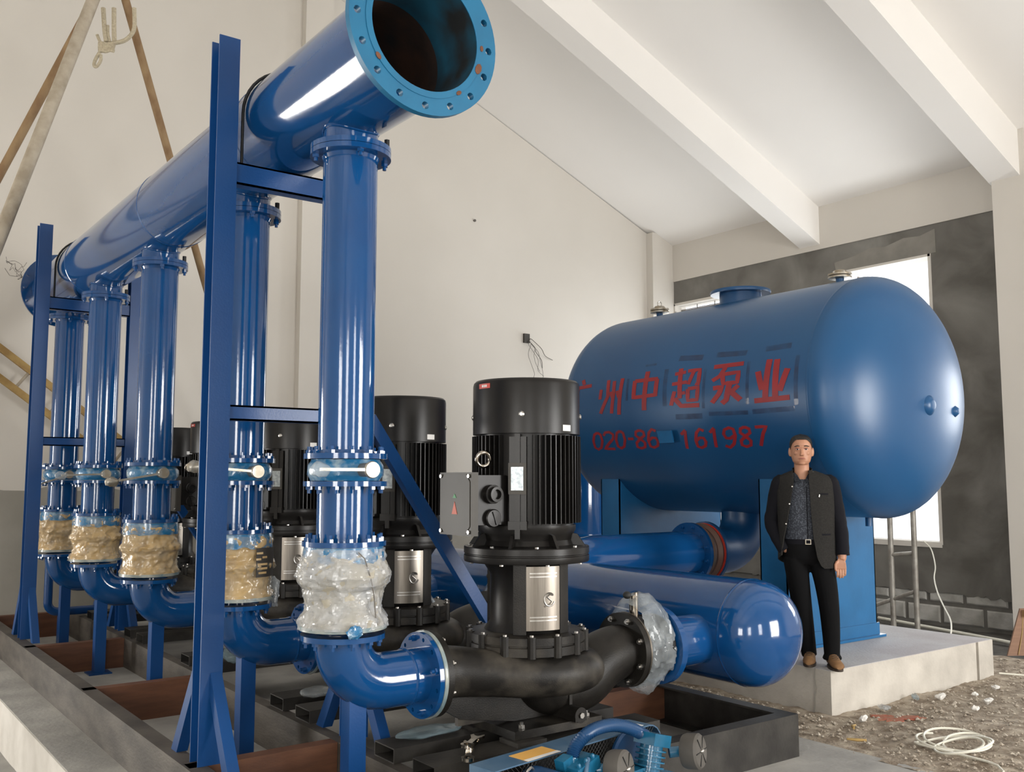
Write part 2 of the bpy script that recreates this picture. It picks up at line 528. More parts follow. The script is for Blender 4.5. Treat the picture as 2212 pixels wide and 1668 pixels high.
# right wall: block core, grey render coat, white ring beam
WIN_R = [(7.11, 8.63, 0.80, 4.87), (10.4, 12.05, 0.80, 4.87)]
b = MB()
wall_pieces(b, YB, YE, -0.5, EAVE + 0.3, WIN_R + [RIGHT_WIN], lambda a, c, d, e: b.box(XR + 0.03, XR + 0.28, a, c, d, e))
wall_right = struct('wall_right', b, M['render'])
b = MB()
random.seed(5)
wall_pieces(b, 5.98, 12.1, 0.16, 5.28, WIN_R, lambda a, c, d, e: b.box(XR, XR + 0.04, a, c, d, e))
rc = b.build('render_coat', M['render'], wall_right, smooth=None)
b = MB()
y = 5.98
while y < 12.0:
    w = random.uniform(0.10, 0.22)
    dz = random.uniform(0.0, 0.05)
    b.prism([(0, 0), (w * 0.3, -dz * 0.8), (w * 0.7, -dz), (w, 0)], (XR, y, 0.16), (0, 1, 0), (0, 0, 1), (0.035, 0, 0))
    y += w
b.build('render_edge', M['render'], wall_right, smooth=None)
# paler patch of fresh render round the window head
b = MB()
pts = [(7.02, 4.87), (8.63, 4.87), (8.66, 5.02), (8.3, 5.06), (8.05, 5.13), (7.8, 5.10), (7.5, 5.17), (7.25, 5.15), (7.02, 5.21)]
b.prism(pts, (XR - 0.006, 0, 0), (0, 1, 0), (0, 0, 1), (0.02, 0, 0))
b.build('render_patch', M['render2'], wall_right, smooth=None)
# exposed blocks along the wall foot
blk = {}
for row, (z0, z1, off) in enumerate([(0.015, 0.16, 0.0), (-0.27, -0.015, 0.33)]):
    y = 5.98 + off - 0.3
    k = 0
    while y < 10.2:
        ln = [0.56, 0.60, 0.52, 0.58][k % 4]
        bb = MB().box(-0.012, 0.05, 0.02, ln - 0.02, z0 + 0.012, z1 - 0.012)
        key = (row, k % 4)
        if key not in blk:
            b2 = MB()
            n = 7
            for e, xx in ((0.0, 0.05), (0.0, -0.004), (0.022, -0.014)):
                pass
            rs = []
            for e, xx in ((0.0, 0.05), (0.0, 0.0), (0.018, -0.014)):
                rs.append([(xx, 0.025 + e, z0 + 0.014 + e), (xx, ln - 0.025 - e, z0 + 0.014 + e), (xx, ln - 0.025 - e, z1 - 0.012 - e), (xx, 0.025 + e, z1 - 0.012 - e)])
            b2.rings(rs)
            b2.f = b2.f
            blk[key] = b2.mesh('block', M['block'], None)
        inst('block', blk[key], wall_right, (XR + 0.022, y, random.uniform(-0.006, 0.006)))
        y += ln
        k += 1
# window reveals and bars
for n, (a, c, d, e) in enumerate(WIN_R):
    b = MB()
    t = 0.035
    b.box(XR - 0.005, XR + 0.28, a - 0.012, a + t, d, e).box(XR - 0.005, XR + 0.28, c - t, c + 0.012, d, e)
    b.box(XR - 0.005, XR + 0.28, a, c, e - t, e + 0.01).box(XR - 0.02, XR + 0.28, a, c, d - 0.04, d + t)
    win = struct('window_%d' % (n + 1), b, M['wall'])
    if n == 1:
        for k in range(9):
            z = d + 0.35 + k * 0.45
            MB().box(XR + 0.16, XR + 0.175, a, c, z, z + 0.014).build('window_bar', M['wire'], win, smooth=None)
        for k in range(1, 4):
            y = a + (c - a) * k / 4
            MB().box(XR + 0.175, XR + 0.185, y, y + 0.012, d, e).build('window_bar', M['wire'], win, smooth=None)
        for k in range(3):
            z = e - 0.10 - k * 0.12
            MB().box(XR + 0.16, XR + 0.175, a, c, z, z + 0.01).build('window_bar', M['wire'], win, smooth=None)
b = MB().box(XR - 0.02, XR + 0.05, YB, YE, 5.28, EAVE + 0.25)
struct('trim_1', b, M['wall'])
b = MB().box(XR - 0.45, XR + 0.05, 5.55, 5.98, -0.5, EAVE + 0.2)
struct('trim_2', b, M['wall'])
b = MB()
wall_pieces(b, YB, 5.55, -0.5, 5.28, [RIGHT_WIN], lambda a, c, d, e: b.box(XR - 0.02, XR + 0.04, a, c, d, e))
struct('trim_3', b, M['wall'])

# end wall with a doorway, dado, pilasters
b = MB()
DOOR = (10.75, 12.02, 0.0, 2.15)
wall_pieces(b, XL, XR + 0.28, -0.5, EAVE, [DOOR, END_DOOR], lambda a, c, d, e: b.box(a, c, YE, YE + 0.25, d, e))
b.prism([(XL, EAVE), (XR, EAVE), (RIDGE_X, RIDGE_Z)], (0, YE, 0), (1, 0, 0), (0, 0, 1), (0, 0.25, 0))
wall_far = struct('wall_far', b, M['wall'])
b = MB()
random.seed(11)
x = XL
up = []
while x < 10.7:
    up.append((x, 1.58 + random.uniform(-0.03, 0.04)))
    x += random.uniform(0.08, 0.3)
up.append((10.75, 1.58))
up = [q for q in up if q[0] > END_DOOR[1]]
b.prism([(END_DOOR[1], -0.45), (10.75, -0.45)] + list(reversed(up)) + [(END_DOOR[1], 1.58)], (0, YE - 0.012, 0), (1, 0, 0), (0, 0, 1), (0, 0.012, 0))
b.build('dado', M['dado'], wall_far, smooth=None)
struct('trim_4', MB().box(5.38, 5.80, YE - 0.13, YE + 0.02, -0.45, roof_z(5.6) + 0.1), M['wall'])
struct('trim_5', MB().box(12.12, XR + 0.03, YE - 0.16, YE + 0.02, -0.45, EAVE + 0.2), M['wall'])
b = MB()
b.box(DOOR[0] - 0.06, DOOR[0], YE - 0.02, YE + 0.25, 0, 2.2).box(DOOR[1], DOOR[1] + 0.06, YE - 0.02, YE + 0.25, 0, 2.2)
b.box(DOOR[0], DOOR[1], YE - 0.02, YE + 0.25, 2.15, 2.22)
struct('door_1', b, M['wall'])
struct('wall_outside', MB().box(8.0, 16.0, 15.5, 15.7, -0.5, 2.6), M['outside'])
struct('floor_outside', MB().box(8.0, 16.0, YE + 0.2, 15.6, -0.6, -0.02), M['concrete'])

# left wall and rear wall (behind the camera) with their openings
b = MB()
hl = list(LEFT_WIN)
wall_pieces(b, YB, YE, -0.5, EAVE + 0.1, hl, lambda a, c, d, e: b.box(XL - 0.25, XL, a, c, d, e))
struct('wall_left', b, M['wall'])
b = MB()
wall_pieces(b, XL, XR + 0.28, -0.5, EAVE, REAR_WIN, lambda a, c, d, e: b.box(a, c, YB - 0.25, YB, d, e))
b.prism([(XL, EAVE), (XR, EAVE), (RIDGE_X, RIDGE_Z)], (0, YB, 0), (1, 0, 0), (0, 0, 1), (0, -0.25, 0))
struct('wall_rear', b, M['wall'])
for n, (a, c, d, e) in enumerate(hl):
    b = MB()
    for yy in (a, (a + c) / 2 - 0.02, c - 0.04):
        b.box(XL - 0.08, XL - 0.04, yy, yy + 0.04, d, e)
    for zz in (d, 2.0, 3.0, e - 0.04):
        b.box(XL - 0.08, XL - 0.04, a, c, zz, zz + 0.04)
    struct('window_%d' % (n + 3), b, M['white'])
for n, (a, c, d, e) in enumerate(REAR_WIN):
    b = MB()
    for xx in (a, (a + c) / 2 - 0.02, c - 0.04):
        b.box(xx, xx + 0.04, YB - 0.08, YB - 0.04, d, e)
    for zz in (d, 2.4, e - 0.04):
        b.box(a, c, YB - 0.08, YB - 0.04, zz, zz + 0.04)
    struct('window_%d' % (n + 4), b, M['white'])
b = MB()
a, c, d, e = RIGHT_WIN
for yy in (a, (a + c) / 2 - 0.02, c - 0.04):
    b.box(XR + 0.10, XR + 0.14, yy, yy + 0.04, d, e)
for zz in (d, 2.4, e - 0.04):
    b.box(XR + 0.10, XR + 0.14, a, c, zz, zz + 0.04)
struct('window_7', b, M['white'])
a, c, d, e = END_DOOR
struct('door_2', MB().box(a - 0.06, a, YE - 0.02, YE + 0.1, d, e).box(c, c + 0.06, YE - 0.02, YE + 0.1, d, e).box(a, c, YE - 0.02, YE + 0.1, e, e + 0.06), M['white'])

# pitched ceiling and rafter beams
b = MB()
b.prism([(XR + 0.05, EAVE), (RIDGE_X, RIDGE_Z), (RIDGE_X, RIDGE_Z + 0.2), (XR + 0.3, EAVE + 0.1)], (0, YB - 0.25, 0), (1, 0, 0), (0, 0, 1), (0, YE - YB + 0.5, 0))
b.prism([(XL - 0.05, EAVE), (XL - 0.3, EAVE + 0.1), (RIDGE_X, RIDGE_Z + 0.2), (RIDGE_X, RIDGE_Z)], (0, YB - 0.25, 0), (1, 0, 0), (0, 0, 1), (0, YE - YB + 0.5, 0))
struct('ceiling', b, M['ceiling'])
for k, (ya, yb_) in enumerate([(8.90, 9.27), (5.62, 6.02), (2.35, 2.72), (-0.9, -0.53)]):
    b = MB()
    dp = 0.58
    b.prism([(XR, EAVE - dp), (XR, EAVE + 0.03), (RIDGE_X, RIDGE_Z + 0.03), (XL, EAVE + 0.03), (XL, EAVE - dp), (RIDGE_X, RIDGE_Z - dp)],
            (0, ya, 0), (1, 0, 0), (0, 0, 1), (0, yb_ - ya, 0))
    struct('trim_%d' % (6 + k), b, M['ceiling'])

# floors: gravel, the pump slab, sandy yard level on the left, dark soil strip along the right wall
def ground(x0, x1, y0, y1, step, amp, z):
    b = MB()
    nx, ny = int((x1 - x0) / step) + 1, int((y1 - y0) / step) + 1
    vs = []
    for i in range(nx + 1):
        for j in range(ny + 1):
            x, y = x0 + (x1 - x0) * i / nx, y0 + (y1 - y0) * j / ny
            h = noise.noise((x * 2.3, y * 2.3, 1.0)) * 0.5 + noise.noise((x * 9, y * 9, 4.0)) * 0.35 + noise.noise((x * 24, y * 24, 9.0)) * 0.28
            vs.append((x, y, z + amp * h))
    fs = []
    for i in range(nx):
        for j in range(ny):
            a = i * (ny + 1) + j
            fs.append((a, a + ny + 1, a + ny + 2, a + 1))
    return b.add(vs, fs)


b = ground(5.35, 9.45, -4.9, 12.2, 0.045, 0.034, -0.004)
n0 = len(b.v)
b.box(5.35, 9.45, -5, 12.2, -0.5, -0.05)
struct('floor', b, M['gravel'], 60)
b = MB().box(1.37, 5.42, 1.6, 12.2, -0.5, 0.0)
fs_ = struct('floor_slab', b, M['slab'])
MB().box(1.362, 1.372, 1.6, 12.2, -0.5, -0.006).build('lit_slab_edge', M['slabedge_lit'], fs_, None)  # thin strip carrying the painted left light on the slab side
b = ground(XL, 1.40, -5.0, 12.2, 0.2, 0.03, -0.36)
b.add(*(lambda g: (g.v, g.f))(ground(1.40, 5.4, -5.0, 1.6, 0.2, 0.03, -0.02)))
struct('floor_sand', b, M['slab'], 60)
b = ground(9.40, 12.9, -5.0, 12.2, 0.12, 0.06, -0.30)
struct('floor_soil', b, M['soil'], 60)
# loose gravel
random.seed(3)
b = MB()
for k in range(6500):
    x, y = random.uniform(5.5, 9.3), random.uniform(2.0, 6.0)
    if 6.0 < x < 8.55 and y > 4.25:
        continue
    s = random.choice([0.005, 0.006, 0.008, 0.010, 0.013, 0.019]) * random.uniform(0.7, 1.2)
    a = random.uniform(0, 6.28)
    ca, sa = math.cos(a), math.sin(a)
    vs = []
    for (px, py, pz) in ((1, 0, 0), (0.3, 0.8, 0.1), (-0.8, 0.5, 0), (-0.6, -0.7, 0.1), (0.5, -0.8, 0), (0, 0.1, 0.7), (0.1, 0, -0.6)):
        px, py, pz = px * random.uniform(0.7, 1.2), py * random.uniform(0.7, 1.2), pz * random.uniform(0.7, 1.2)
        vs.append((x + s * (px * ca - py * sa), y + s * (px * sa + py * ca), 0.004 + s * 0.3 + s * pz))
    b.add(vs, [(0, 1, 5), (1, 2, 5), (2, 3, 5), (3, 4, 5), (4, 0, 5), (1, 0, 6), (2, 1, 6), (3, 2, 6), (4, 3, 6), (0, 4, 6)])
o = b.build('gravel_stones', M['stone'], smooth=None, fix=False)
tag(o, 'loose brown gravel strewn over the floor by the plinth', 'gravel', kind='stuff')
# red paint spilled on the gravel
b = MB()
poly = []
for k in range(36):
    a = 2 * math.pi * k / 36
    r = 0.115 * (1 + 0.3 * math.sin(3 * a + 1) + 0.35 * random.uniform(-1, 1))
    poly.append((r * 1.3 * math.cos(a), r * 0.7 * math.sin(a)))
b.prism(poly, (6.36, 3.98, 0.006), (0.8, -0.6, 0), (0.6, 0.8, 0), (0, 0, 0.006))
tag(b.build('paint_spill', M['redstain'], smooth=None), 'red paint spilled on gravel beside the plinth', 'spill')

# ------------------------------------------------------------------ tank plinth
t = thing('tank_plinth', (6.10, 4.32, 0), 'grey concrete plinth that carries the big blue tank', 'plinth')
b = MB()
b.box(0, 2.05, 0, 4.9, -0.05, 0.309)
b.box(2.09, 2.33, 0.0, 4.9, -0.05, 0.309)
b.box(2.04, 2.10, 0.03, 4.9, -0.05, 0.30)
b.build('plinth_body', M['concrete'], t, smooth=None)
b = MB().box(0.004, 2.326, 0.004, 4.9, 0.3085, 0.3125)
b.build('paint_dusted_top', M['plinthtop'], t, smooth=None)
b = MB()
pts = [(-0.004, 0.075, 0.31), (-0.006, 0.08, 0.24), (-0.005, 0.07, 0.17), (-0.007, 0.085, 0.1), (-0.005, 0.09, 0.0)]
b.tube([(-0.001, 0.13 + (p[1] - 0.075), p[2]) for p in pts], 0.008, 5)
b.build('casting_seam', M['dado'], t)

# ------------------------------------------------------------------ pump skid (welded channel frame)
YS = [4.27, 5.66, 7.45, 9.08, 10.50]         # the five pump lines
HX = 2.16                                     # riser and header axis
PX = 3.28                                     # pump axis
ORD = ['nearest', 'second', 'third', 'fourth', 'farthest']

skid = thing('pump_skid', (1.65, 3.82, 0), 'long dark steel channel base frame under the row of pumps', 'base frame')
SK_Y1 = 11.6


def channel(axis, a0, a1, face, depth, z0=0.0, z1=0.255, t=0.012):
    """C section: web at 'face', flanges reaching 'depth' (signed) from it; runs a0..a1 along axis"""
    b = MB()
    f0, f1 = face, face + (t if depth > 0 else -t)
    g0, g1 = face, face + depth
    lo, hi = min(f0, f1), max(f0, f1)
    fl, fh = min(g0, g1), max(g0, g1)
    for (u0, u1, za, zb) in ((lo, hi, z0 + t, z1 - t), (fl, fh, z0, z0 + t), (fl, fh, z1 - t, z1)):
        if axis == 'y':
            b.box(u0, u1, a0, a1, za, zb)
        else:
            b.box(a0, a1, u0, u1, za, zb)
    return b


ox, oy = 1.65, 3.82
channel('y', 0.1005, SK_Y1 - oy, 0.0, 0.10).build('long_rail', M['skidface'], skid, smooth=None)
channel('y', 0.1005, SK_Y1 - oy, 3.40, -0.10).build('long_rail', M['skiddark'], skid, smooth=None)
channel('y', 0.1005, SK_Y1 - oy, 0.83, 0.08).build('long_rail', M['skidface'], skid, smooth=None)
channel('y', 0.1005, SK_Y1 - oy, 2.38, -0.08).build('long_rail', M['skiddark'], skid, smooth=None)
channel('x', 0.0, 3.40, 0.0, 0.10).build('cross_beam', M['skiddark'], skid, smooth=None)
for yy in (1.12, 3.33, 5.42, 7.66):
    channel('x', 0.014, 0.828, yy, 0.09).build('cross_beam', M['skidred'], skid, smooth=None)
for yy in (1.13, 3.33, 5.42, 7.66):
    channel('x', 2.382, 3.386, yy, 0.09, t=0.011).build('cross_beam', M['skidred'], skid, smooth=None)
# rectangular tubes laid across under every pump, with packing plates
for i, y in enumerate(YS):
    for dy in (-0.27, 0.12):
        y0 = y + dy - oy
        b = MB()
        x0, x1 = 0.87, 2.38
        z0, z1, w, t = 0.2555, 0.331, 0.205, 0.006
        b.box(x0, x1, y0, y0 + w, z1 - t, z1).box(x0, x1, y0, y0 + w, z0, z0 + t)
        b.box(x0, x1, y0, y0 + t, z0 + t, z1 - t).box(x0, x1, y0 + w - t, y0 + w, z0 + t, z1 - t)
        b.build('cross_tube', M['skiddark'], skid, smooth=None)
    for px in (3.03, 3.56):
        for dy in (-0.20, 0.20):
            MB().box(px - ox, px - ox + 0.19, y + dy - oy - 0.05, y + dy - oy + 0.11, 0.3315, 0.353).build('packing_plate', M['skiddark'], skid, smooth=None)

# ------------------------------------------------------------------ header stands (H posts on the skid)
HZ, HR = 3.71, 0.288


def h_post(b, x, y, z0, z1, zb):
    b.box(x, x + 0.115, y, y + 0.010, z0, z1)
    b.box(x, x + 0.115, y + 0.115, y + 0.125, z0, zb)
    b.box(x + 0.053, x + 0.062, y + 0.010, y + 0.115, z0, zb)


def stand(ys, label):
    t = thing('header_stand', (HX, ys, 0.2555), label, 'pipe stand', 'blue stands carrying the discharge header')
    zt = 4.10 - 0.2555
    xl, xr = 1.700 - HX, 2.545 - HX
    for xx in (xl, xr):
        b = MB()
        h_post(b, xx, 0, 0, zt, zt)
        post = b.build('post', M['blue_flat'], t, smooth=None)
        g = MB()
        cx = xx + 0.0575
        g.prism([(0.21, 0), (0.30, 0), (0.0, 0.46), (0.0, 0.34)], (xx + 0.05, -0.001, 0.0), (0, -1, 0), (0, 0, 1), (0.06, 0, 0))
        g.build('gusset', M['blue_flat'], post, smooth=None)
        g = MB()
        g.prism([(0.21, 0), (0.30, 0), (0.0, 0.46), (0.0, 0.34)], (xx + 0.0, 0.126, 0.0), (0, 1, 0), (0, 0, 1), (0.06, 0, 0))
        g.build('gusset', M['blue_flat'], post, smooth=None)
    zc = HZ - HR - 0.2555
    for zz, hh in ((zc - 0.125, 0.12), (1.755, 0.082)):
        b = MB()
        yy0 = 0.02
        b.box(xl + 0.115, xr, yy0, yy0 + 0.01, zz, zz + hh).box(xl + 0.115, xr, yy0, yy0 + 0.08, zz + hh - 0.01, zz + hh).box(xl + 0.115, xr, yy0, yy0 + 0.08, zz, zz + 0.01)
        b.build('cross_member', M['blue_flat'], t, smooth=None)
    # U-bolt round the header
    b = MB()
    pts = [(-(HR + 0.012), 0.055, zc - 0.12)]
    for k in range(21):
        a = math.pi - math.pi * k / 20
        pts.append(((HR + 0.012) * math.cos(a), 0.055, HZ - 0.2555 + (HR + 0.012) * math.sin(a)))
    pts.append((HR + 0.012, 0.055, zc - 0.12))
    b.tube(pts, 0.009, 8)
    b.build('u_bolt', M['black'], t)
    # diagonal prop to the skid on the pump side
    b = MB()
    b.beam((xr + 0.115, 0.05, 1.80), (xr + 0.115 + 1.02, 0.05, 0.34), 0.062, 0.075)
    b.build('diagonal_brace', M['blue_flat'], t, smooth=None)
    return t


stand(4.93, 'tall blue steel stand in front, with two cross members under the header')
stand(9.72, 'tall blue steel stand at the far end near the yellow ladder')

# ------------------------------------------------------------------ discharge header
t = thing('discharge_header', (HX, 3.55, HZ), 'thick glossy blue header pipe with an open cyan flanged end up high', 'pipe')
b = MB()
L_ = 11.0 - 3.55
prof = [(HR - 0.010, 0.03), (HR, 0.03), (HR, L_), (HR - 0.01, L_)]
b.lathe(prof, (0, 0, 0), (0, 1, 0), 72, cap0=False, cap1=False)
b.build('header_pipe', M['blue'], t)
b = MB().lathe([(HR - 0.011, 0.0), (HR - 0.011, L_ - 0.02)], (0, 0, 0), (0, 1, 0), 64, cap0=False, cap1=True)
b.build('pipe_bore', M['bore'], t, fix=False)
MB().lathe([(HR - 0.012, 0.0), (HR - 0.012, 0.34)], (0, 0, 0), (0, 1, 0), 64, cap0=False, cap1=False).build('sprayed_lip', M['lip_spray'], t, fix=False)
fl = holed_flange(HR - 0.005, 0.385, 0.0175, 16, 0.345, 0.034, (0, 0, 0), (0, 1, 0)).build('open_flange', M['cyan'], t, smooth=30)
fl['label'] = 'bright cyan flange with sixteen bolt holes'
MB().lathe([(HR - 0.012, -0.004), (HR + 0.018, -0.004), (HR + 0.018, 0.002), (HR - 0.012, 0.002)], (0, 0, 0), (0, 1, 0), 64, False, False, loop=True).build('raised_face', M['cyan'], fl)
for a, s in ((-0.35, 0.028), (-0.95, 0.016), (-2.5, 0.018), (0.0, 0.015)):
    poly = [(s * math.cos(k) * 0.6, s * math.sin(k)) for k in [i * 0.785 for i in range(8)]]
    c = Vector((math.cos(a), 0, math.sin(a))) * 0.302
    MB().prism(poly, (c.x, -0.0065, c.z), (math.cos(a), 0, math.sin(a)), (-math.sin(a), 0, math.cos(a)), (0, 0.003, 0)).build('rust_mark', M['rust'], fl, smooth=None)
b = MB().lathe([(0.01, L_ + 0.03), (0.39, L_ + 0.03), (0.39, L_), (0.01, L_)], (0, 0, 0), (0, 1, 0), 48)
b.build('blind_flange', M['blue'], t)
bolts(t, 'blue', (0, L_, 0), (0, -1, 0), 0.35, 16)
for w in (1.62, 3.55, 5.9):
    MB().lathe([(HR, -0.008), (HR + 0.0035, 0), (HR, 0.008)], (0, w, 0), (0, 1, 0), 64, False, False).build('weld_seam', M['blue'], t)
for y in YS:
    yl = y - 3.55
    b = MB()
    # saddle-cut nozzle: top ring follows the header surface
    top, bot, n = [], [], 32
    r = 0.1365
    for k in range(n):
        a = 2 * math.pi * k / n
        x, yy = r * math.cos(a), r * math.sin(a)
        top.append((x, yl + yy, -math.sqrt(HR ** 2 - x * x) + 0.012))
        bot.append((x, yl + yy, 3.343 - HZ))
    b.rings([bot, top], False, False)
    b.lathe([(r, 0), (0.2035, 0), (0.2035, 0.026), (r, 0.026)], (0, yl, 3.342 - HZ), (0, 0, 1), 40, False, False, loop=True)
    nz = b.build('branch_nozzle', M['blue'], t)
    bd = MB().tube([(r * 1.02 * math.cos(2 * math.pi * k / 28), yl + r * 1.02 * math.sin(2 * math.pi * k / 28), -math.sqrt(HR ** 2 - (r * 1.02 * math.cos(2 * math.pi * k / 28)) ** 2) - 0.002) for k in range(28)], 0.007, 6, loop=True)
    bd.build('weld_bead', M['blue'], nz)
# tuft of binding wire left on the far end
b = MB()
random.seed(8)
for k in range(5):
    pts = [(-0.38, L_ + 0.02, 0.1)]
    p = Vector(pts[0])
    for q in range(8):
        p = p + Vector((random.uniform(-0.06, 0.035), random.uniform(-0.02, 0.03), random.uniform(-0.03, 0.07)))
        pts.append(tuple(p))
    b.tube(pts, 0.0025, 4)
b.build('binding_wire', M['wire'], t)


# ------------------------------------------------------------------ vertical pipe runs
def flange(b, z0, z1, r=0.2035, ri=0.130, o=(0, 0, 0), d=(0, 0, 1), n=40):
    b.lathe([(ri, z0), (r, z0), (r, z1), (ri, z1)], o, d, n, False, False, loop=True)


RR = 0.1365
Z = dict(riser_top=3.3395, riser_bot=1.797, valve_bot=1.690, spool_bot=1.378, joint_bot=0.985, elbow_top=0.962)


def make_riser():
    t = thing('riser_pipe', (HX, YS[0], Z['riser_bot']), 'x', 'pipe', 'tall blue riser pipes under the header')
    h = Z['riser_top'] - Z['riser_bot']
    MB().lathe([(RR, 0.004), (RR, h - 0.004)], n=48).build('pipe', M['blue'], t)
    b = MB()
    flange(b, 0, 0.026)
    b.lathe([(RR, 0.045), (RR + 0.008, 0.026)], n=40, cap0=False, cap1=False)
    b.build('flange', M['blue'], t)
    b = MB()
    flange(b, h - 0.026, h)
    b.lathe([(RR, h - 0.045), (RR + 0.008, h - 0.026)], n=40, cap0=False, cap1=False)
    b.build('flange', M['blue'], t)
    bolts(t, 'blue', (0, 0, 0.026), (0, 0, 1), 0.178, 12, 0.2)
    bolts(t, 'blue', (0, 0, h - 0.026), (0, 0, -1), 0.178, 12, 0.2, which=[0, 3, 6, 9])
    a = math.radians(-35)
    mt = Matrix.Translation((0.182 * math.cos(a), 0.182 * math.sin(a), h + 0.031))
    o = inst('stud', bolt_mesh('black'), t, mat=mt)
    return t


def make_valve():
    t = thing('butterfly_valve', (HX, YS[0], Z['valve_bot']), 'x', 'valve', 'film wrapped butterfly valves on the risers')
    h = Z['riser_bot'] - Z['valve_bot'] - 0.001
    b = MB().lathe([(0.168, 0), (0.172, 0.012), (0.185, 0.03), (0.188, h * 0.5), (0.185, h - 0.03), (0.172, h - 0.012), (0.168, h)], n=48)
    crumple(b, 0.005, 22, 1.0)
    b.v = [(p[0], p[1], min(max(p[2], 0.001), h - 0.001)) for p in b.v]
    b.build('film_wrapped_body', M['filmblue'], t)
    st = MB().cyl((0, -0.17, h / 2), (0, -0.262, h / 2), 0.033, 14)
    st.lathe([(0.037, 0), (0.041, 0.012), (0.037, 0.024)], (0, -0.258, h / 2), (0, -1, 0), 18)
    st.build('stem', M['lever'], t)
    return t


def lever(t, ang, length=0.40):
    h = Z['riser_bot'] - Z['valve_bot']
    d = Vector((math.cos(ang), 0, math.sin(ang)))
    c = Vector((0, -0.262, h / 2))
    b = MB()
    b.beam(c + d * 0.03, c + d * length, 0.014, 0.030, (0, 1, 0))
    o = b.build('lever', M['lever'], t, smooth=30)
    kn = MB().ellipsoid((0, 0, 0), 0.048, 0.030, 0.034, 14, 10)
    crumple(kn, 0.010, 22, 2.0)
    kn.xf(Matrix.Translation(c + d * (length + 0.005)))
    kn.build('wrapped_grip', M['bag'] if abs(ang - math.pi) < 0.05 else M['lever'], t)


def make_spool():
    t = thing('spool_piece', (HX, YS[0], Z['spool_bot']), 'x', 'pipe', 'short blue spool pieces under the valves')
    h = Z['valve_bot'] - Z['spool_bot'] - 0.001
    MB().lathe([(RR, 0.004), (RR, h - 0.004)], n=48).build('pipe', M['blue'], t)
    for a, c in ((0, 0.024), (h - 0.024, h)):
        b = MB()
        flange(b, a, c)
        b.build('flange', M['blue'], t)
    bolts(t, 'blue', (0, 0, 0.024), (0, 0, 1), 0.178, 12, 0.2)
    bolts(t, 'blue', (0, 0, h - 0.024), (0, 0, -1), 0.178, 12, 0.2)
    return t


